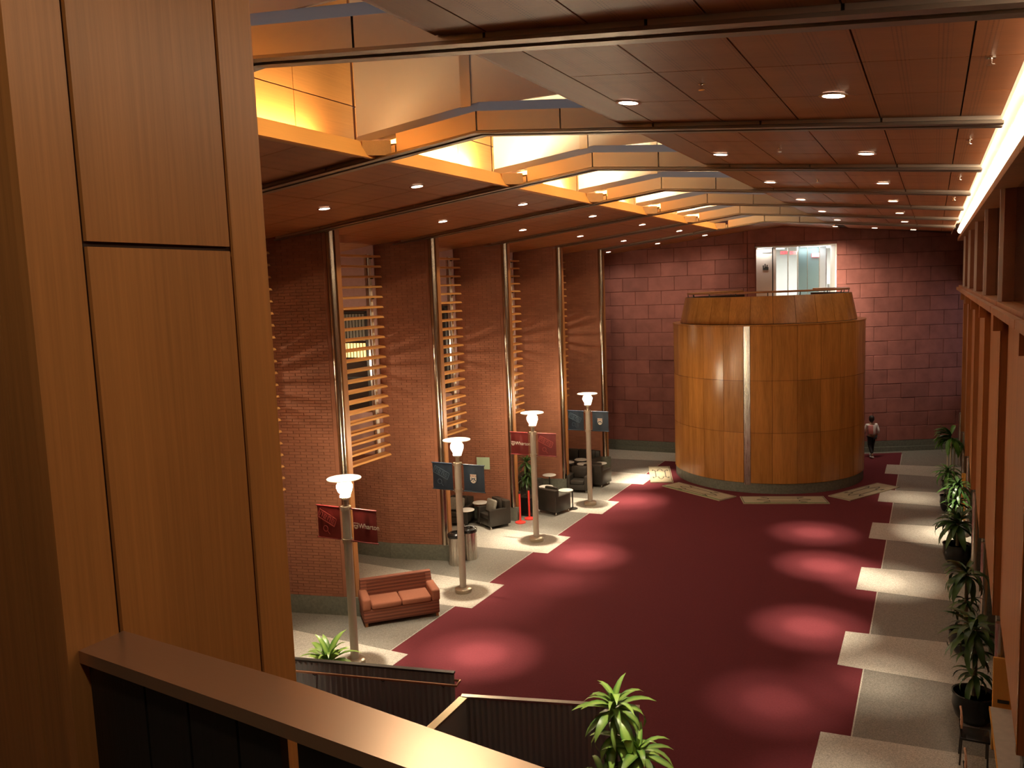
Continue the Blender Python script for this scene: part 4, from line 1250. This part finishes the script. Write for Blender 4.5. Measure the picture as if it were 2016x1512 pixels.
plant(.68, 18.0, 'dracaena in a black pot, second from the marble-topped table', .30, .46,
      [(0, 0, 1.62, [(1.68, 30, .68, 1.0, -.5), (1.1, 18, .50, .6, -.4)], .04)], 'd', group='potted plants along the right wall')
plant(.66, 23.75, 'low wide dark-leaved plant in a round black pot', .34, .52,
      [(0, 0, 1.05, [(1.15, 44, .78, 1.2, -.3)], .04)], 'd', group='potted plants along the right wall')
plant(.72, 26.3, 'dense dark bush standing between the low plant and the orange partition', .27, .42,
      [(0, 0, 1.30, [(1.50, 40, .62, 1.2, -.5), (1.05, 30, .58, .6, -.6)], .03)], 'd', group='potted plants along the right wall')
plant(.50, 29.1, 'small green plant in a dark pot before the orange partition', .22, .50,
      [(0, 0, 1.12, [(1.30, 34, .60, 1.1, -.6)], .03)], 'g', 'trunk_pale', group='potted plants along the right wall')
plant(.62, 31.6, 'tall green plant on pale canes, farthest along the right wall', .26, .40,
      [(0, 0, 1.85, [(2.05, 38, .72, 1.1, -.6)], .035), (.12, .1, 1.7, [(1.75, 16, .5, .8, -.7)], .03), (-.1, .12, 1.5, [], .03)], 'g', 'trunk_pale', group='potted plants along the right wall')
plant(-12.0, 24.32, 'dark leafy plant in a black square planter behind the red stanchions', .24, .62,
      [(0, 0, 1.62, [(1.82, 30, .58, 1.2, -.6), (1.30, 22, .50, .5, -.6)], .03), (.1, -.1, 1.3, [(1.4, 18, .45, .8, -.6)], .025)], 'd', square=True)

# ------------------------------------------------------------------ booths along the right wall
bt = thing('table', 'marble-topped table with yellow wood edge under the right wall', 'table', (1.36, 13.0, LZ))
MB().box(-.46, .46, -1.30, 1.24, .70, .745).build('top', M['tabletop_m'], bt)
MB().box(-.475, -.461, -1.30, 1.24, .69, .746).build('edge_strip', M['yellow_wood'], bt)
for y in (-.9, .9):
    MB().tube([(0.1, y, .03), (0.1, y, .70)], .035, 10).build('leg', M['darkmetal'], bt, True)
    MB().lathe([(.001, 0), (.24, 0), (.24, .02), (.04, .04), (.001, .04)], 20, (0.1, y, 0)).build('foot', M['darkmetal'], bt, True)
dv = thing('partition', 'yellow-orange wooden partition standing at the end of the marble-topped table', 'partition', (1.20, 14.34, LZ))
MB().rbox(-.27, .55, -.03, .03, 0, 1.52, .01).build('board', M['yellow_wood'], dv)
MB().box(-.20, -.04, -.05, -.031, .80, .85).build('clip', M['black'], dv)
dv2 = thing('partition', 'orange partition board beside the green plants at the far right', 'partition', (1.10, 27.9, LZ))
MB().rbox(-.25, .45, -.03, .03, 0, 1.50, .01).build('board', M['yellow_wood'], dv2)
dv3 = thing('partition', 'dark brown upright board on the near side of the marble-topped table', 'partition', (1.45, 11.60, LZ))
MB().rbox(-.33, .5, -.03, .03, 0, 1.5, .01).build('board', M['wood_wall'], dv3)
def cafe_chair(x, y, rz, lb):
    t = thing('chair', lb, 'chair', (x, y, LZ), rz, 'chairs at the marble-topped table')
    MB().rbox(-.20, .20, -.20, .20, .42, .46, .015).build('seat', M['black'], t, True)
    pts = []
    m = MB(); n = 10
    for i in range(n + 1):
        a = PI * i / n
        pts.append((.19 * math.cos(a), .66 + .20 * math.sin(a)))
    pts += [(-.15, .58), (.15, .58)]
    k = len(pts)
    m.add([(p[0], .19 + abs(p[0]) * -.12, p[1]) for p in pts] + [(p[0], .215 + abs(p[0]) * -.12, p[1]) for p in pts], [tuple(range(k)), tuple(range(k, 2 * k))[::-1]] + [(i, k + i, k + (i + 1) % k, (i + 1) % k) for i in range(k)])
    m.build('backrest', M['chairwood'], t)
    for sx in (-1, 1):
        MB().tube([(sx * .17, -.17, 0), (sx * .17, -.17, .42)], .013, 8).build('leg', M['darkmetal'], t)
        MB().tube([(sx * .17, .20, 0), (sx * .17, .18, .42), (sx * .10, .205, .62)], .013, 8).build('leg', M['darkmetal'], t)
cafe_chair(.68, 13.82, PI / 2, 'chair with a rounded wood back beside the large black pot')
cafe_chair(.70, 12.55, PI / 2, 'chair with a rounded wood back, nearer the camera at the marble-topped table')

# ------------------------------------------------------------------ the walking person
def skin(name, nodes, edges, mat, parent, levels=2):
    me = bpy.data.meshes.new(name)
    me.from_pydata([n[0] for n in nodes], edges, [])
    me.materials.append(mat)
    o = bpy.data.objects.new(name, me); C.objects.link(o)
    o.modifiers.new('skin', 'SKIN')
    for i, n in enumerate(nodes):
        sv = me.skin_vertices[0].data[i]
        r_ = n[1]; sv.radius = r_ if isinstance(r_, tuple) else (r_, r_)
        sv.use_root = (i == 0)
    o.modifiers.new('sub', 'SUBSURF').levels = levels
    dg = bpy.context.evaluated_depsgraph_get()
    me2 = bpy.data.meshes.new_from_object(o.evaluated_get(dg))
    bpy.data.objects.remove(o)
    for p in me2.polygons: p.use_smooth = True
    return me2
ps = thing('person', 'person in a white shirt and dark trousers walking away beside the drum', 'person', (-2.20, 37.05, .0095), math.radians(30))
# faces local +y; left foot forward
nod = [((0, 0, .95), (.15, .11)), ((0, .01, 1.15), (.13, .10)), ((0, .02, 1.34), (.16, .10)), ((0, .02, 1.43), .07), ((0, .03, 1.50), .05),
       ((.09, 0, .90), .085), ((.10, .13, .50), .058), ((.10, .16, .10), .038), ((.10, .26, .05), .035),
       ((-.09, 0, .90), .085), ((-.10, -.02, .50), .058), ((-.10, -.28, .16), .038), ((-.10, -.24, .05), .033),
       ((.19, .02, 1.38), .055), ((.25, -.06, 1.12), .042), ((.24, .04, .90), .03),
       ((-.19, .02, 1.38), .055), ((-.25, .07, 1.12), .042), ((-.22, .20, .93), .03)]
edg = [(0, 1), (1, 2), (2, 3), (3, 4), (0, 5), (5, 6), (6, 7), (7, 8), (0, 9), (9, 10), (10, 11), (11, 12), (2, 13), (13, 14), (14, 15), (2, 16), (16, 17), (17, 18)]
body = skin('body', nod, edg, M['skin'], ps)
bm = bmesh.new(); bm.from_mesh(body)
def addmb(mb):
    vs = [bm.verts.new(v) for v in mb.v]
    for f in mb.f:
        try: bm.faces.new([vs[i] for i in f])
        except Exception: pass
addmb(MB().lathe([(.001, -.13), (.045, -.12), (.075, -.06), (.085, .0), (.09, .05), (.075, .10), (.04, .13), (.001, .14)], 16, (0, .04, 1.60)))
addmb(MB().lathe([(.001, -.012), (.014, 0), (.006, .03)], 8, (0, .13, 1.585)))
for s in (-1, 1):
    addmb(MB().lathe([(.001, -.03), (.012, 0), (.001, .03)], 6, (s * .09, .035, 1.60)))
    addmb(MB().lathe([(.001, -.010), (.010, 0), (.001, .010)], 6, (s * .032, .117, 1.615)))
addmb(MB().box(-.025, .025, .108, .118, 1.538, 1.548))
for s, hx, hy, hz in ((1, .24, .05, .88), (-1, -.22, .21, .91)):
    addmb(MB().rbox(hx - .018, hx + .018, hy - .04, hy + .04, hz - .09, hz, .012))
    for k in range(4):
        y = hy - .03 + k * .02
        addmb(MB().tube([(hx, y, hz - .085), (hx - s * .004, y, hz - .12), (hx - s * .018, y + .004, hz - .15 + abs(k - 1.5) * .008)], [.009, .008, .006], 6))
    addmb(MB().tube([(hx, hy + .035, hz - .02), (hx - s * .012, hy + .06, hz - .06), (hx - s * .02, hy + .06, hz - .085)], [.010, .009, .007], 6))
bm.to_mesh(body); bm.free()
for p in body.polygons: p.use_smooth = True
obj('body', body, ps)
sh = skin('shirt', [((0, 0, .90), (.19, .15)), ((0, .01, 1.15), (.165, .135)), ((0, .02, 1.34), (.185, .125)), ((0, .02, 1.44), .085),
                    ((.20, .02, 1.37), .075), ((.26, -.06, 1.12), .062), ((.25, .02, .98), .05), ((-.20, .02, 1.37), .075), ((-.26, .07, 1.12), .062), ((-.24, .15, 1.0), .05)],
          [(0, 1), (1, 2), (2, 3), (2, 4), (4, 5), (5, 6), (2, 7), (7, 8), (8, 9)], M['shirt'], ps)
obj('shirt', sh, ps)
tr = skin('trousers', [((0, 0, .96), (.16, .12)), ((.09, 0, .86), .10), ((.10, .13, .50), .075), ((.10, .155, .13), .055), ((-.09, 0, .86), .10), ((-.10, -.02, .50), .075), ((-.10, -.26, .19), .055)],
          [(0, 1), (1, 2), (2, 3), (0, 4), (4, 5), (5, 6)], M['trouser'], ps)
obj('trousers', tr, ps)
MB().lathe([(.06, -.10), (.098, -.05), (.108, .03), (.10, .10), (.06, .15), (.001, .165)], 16, (0, .02, 1.60)).build('hair', M['hair'], ps, True)
for s, y, z in ((1, .20, .0), (-1, -.24, .012)):
    MB().rbox(s * .10 - .045, s * .10 + .045, y - .12, y + .15, z, z + .085, .03).build('shoe', M['shoe'], ps, True)
bag = MB().rbox(-.12, .10, -.10, .0, 0, .38, .045)
bo = bag.build('bag', M['pinkbag'], None, True)
bo.location = (-2.22 - .02, 37.05 - .13, 1.06); bo.rotation_euler = (0, 0, math.radians(30))
tag(bo, 'pink bag carried on the back of the walking person', 'bag')
bo.location = Vector((-2.22, 37.05, 1.02)) + Matrix.Rotation(math.radians(30), 3, 'Z') @ Vector((-.11, -.135, 0))

# added unseen lamps over the mezzanine, brightening the column
downlight(-.75, .25, 'added unseen downlight above the camera, lighting the column', (-1.5, 1.3, 6.6), 62, 110, False, 'added mezzanine downlights')
downlight(-2.6, -.4, 'added unseen downlight above the mezzanine, lighting the column side', (-2.3, .9, 6.5), 120, 100, False, 'added mezzanine downlights')
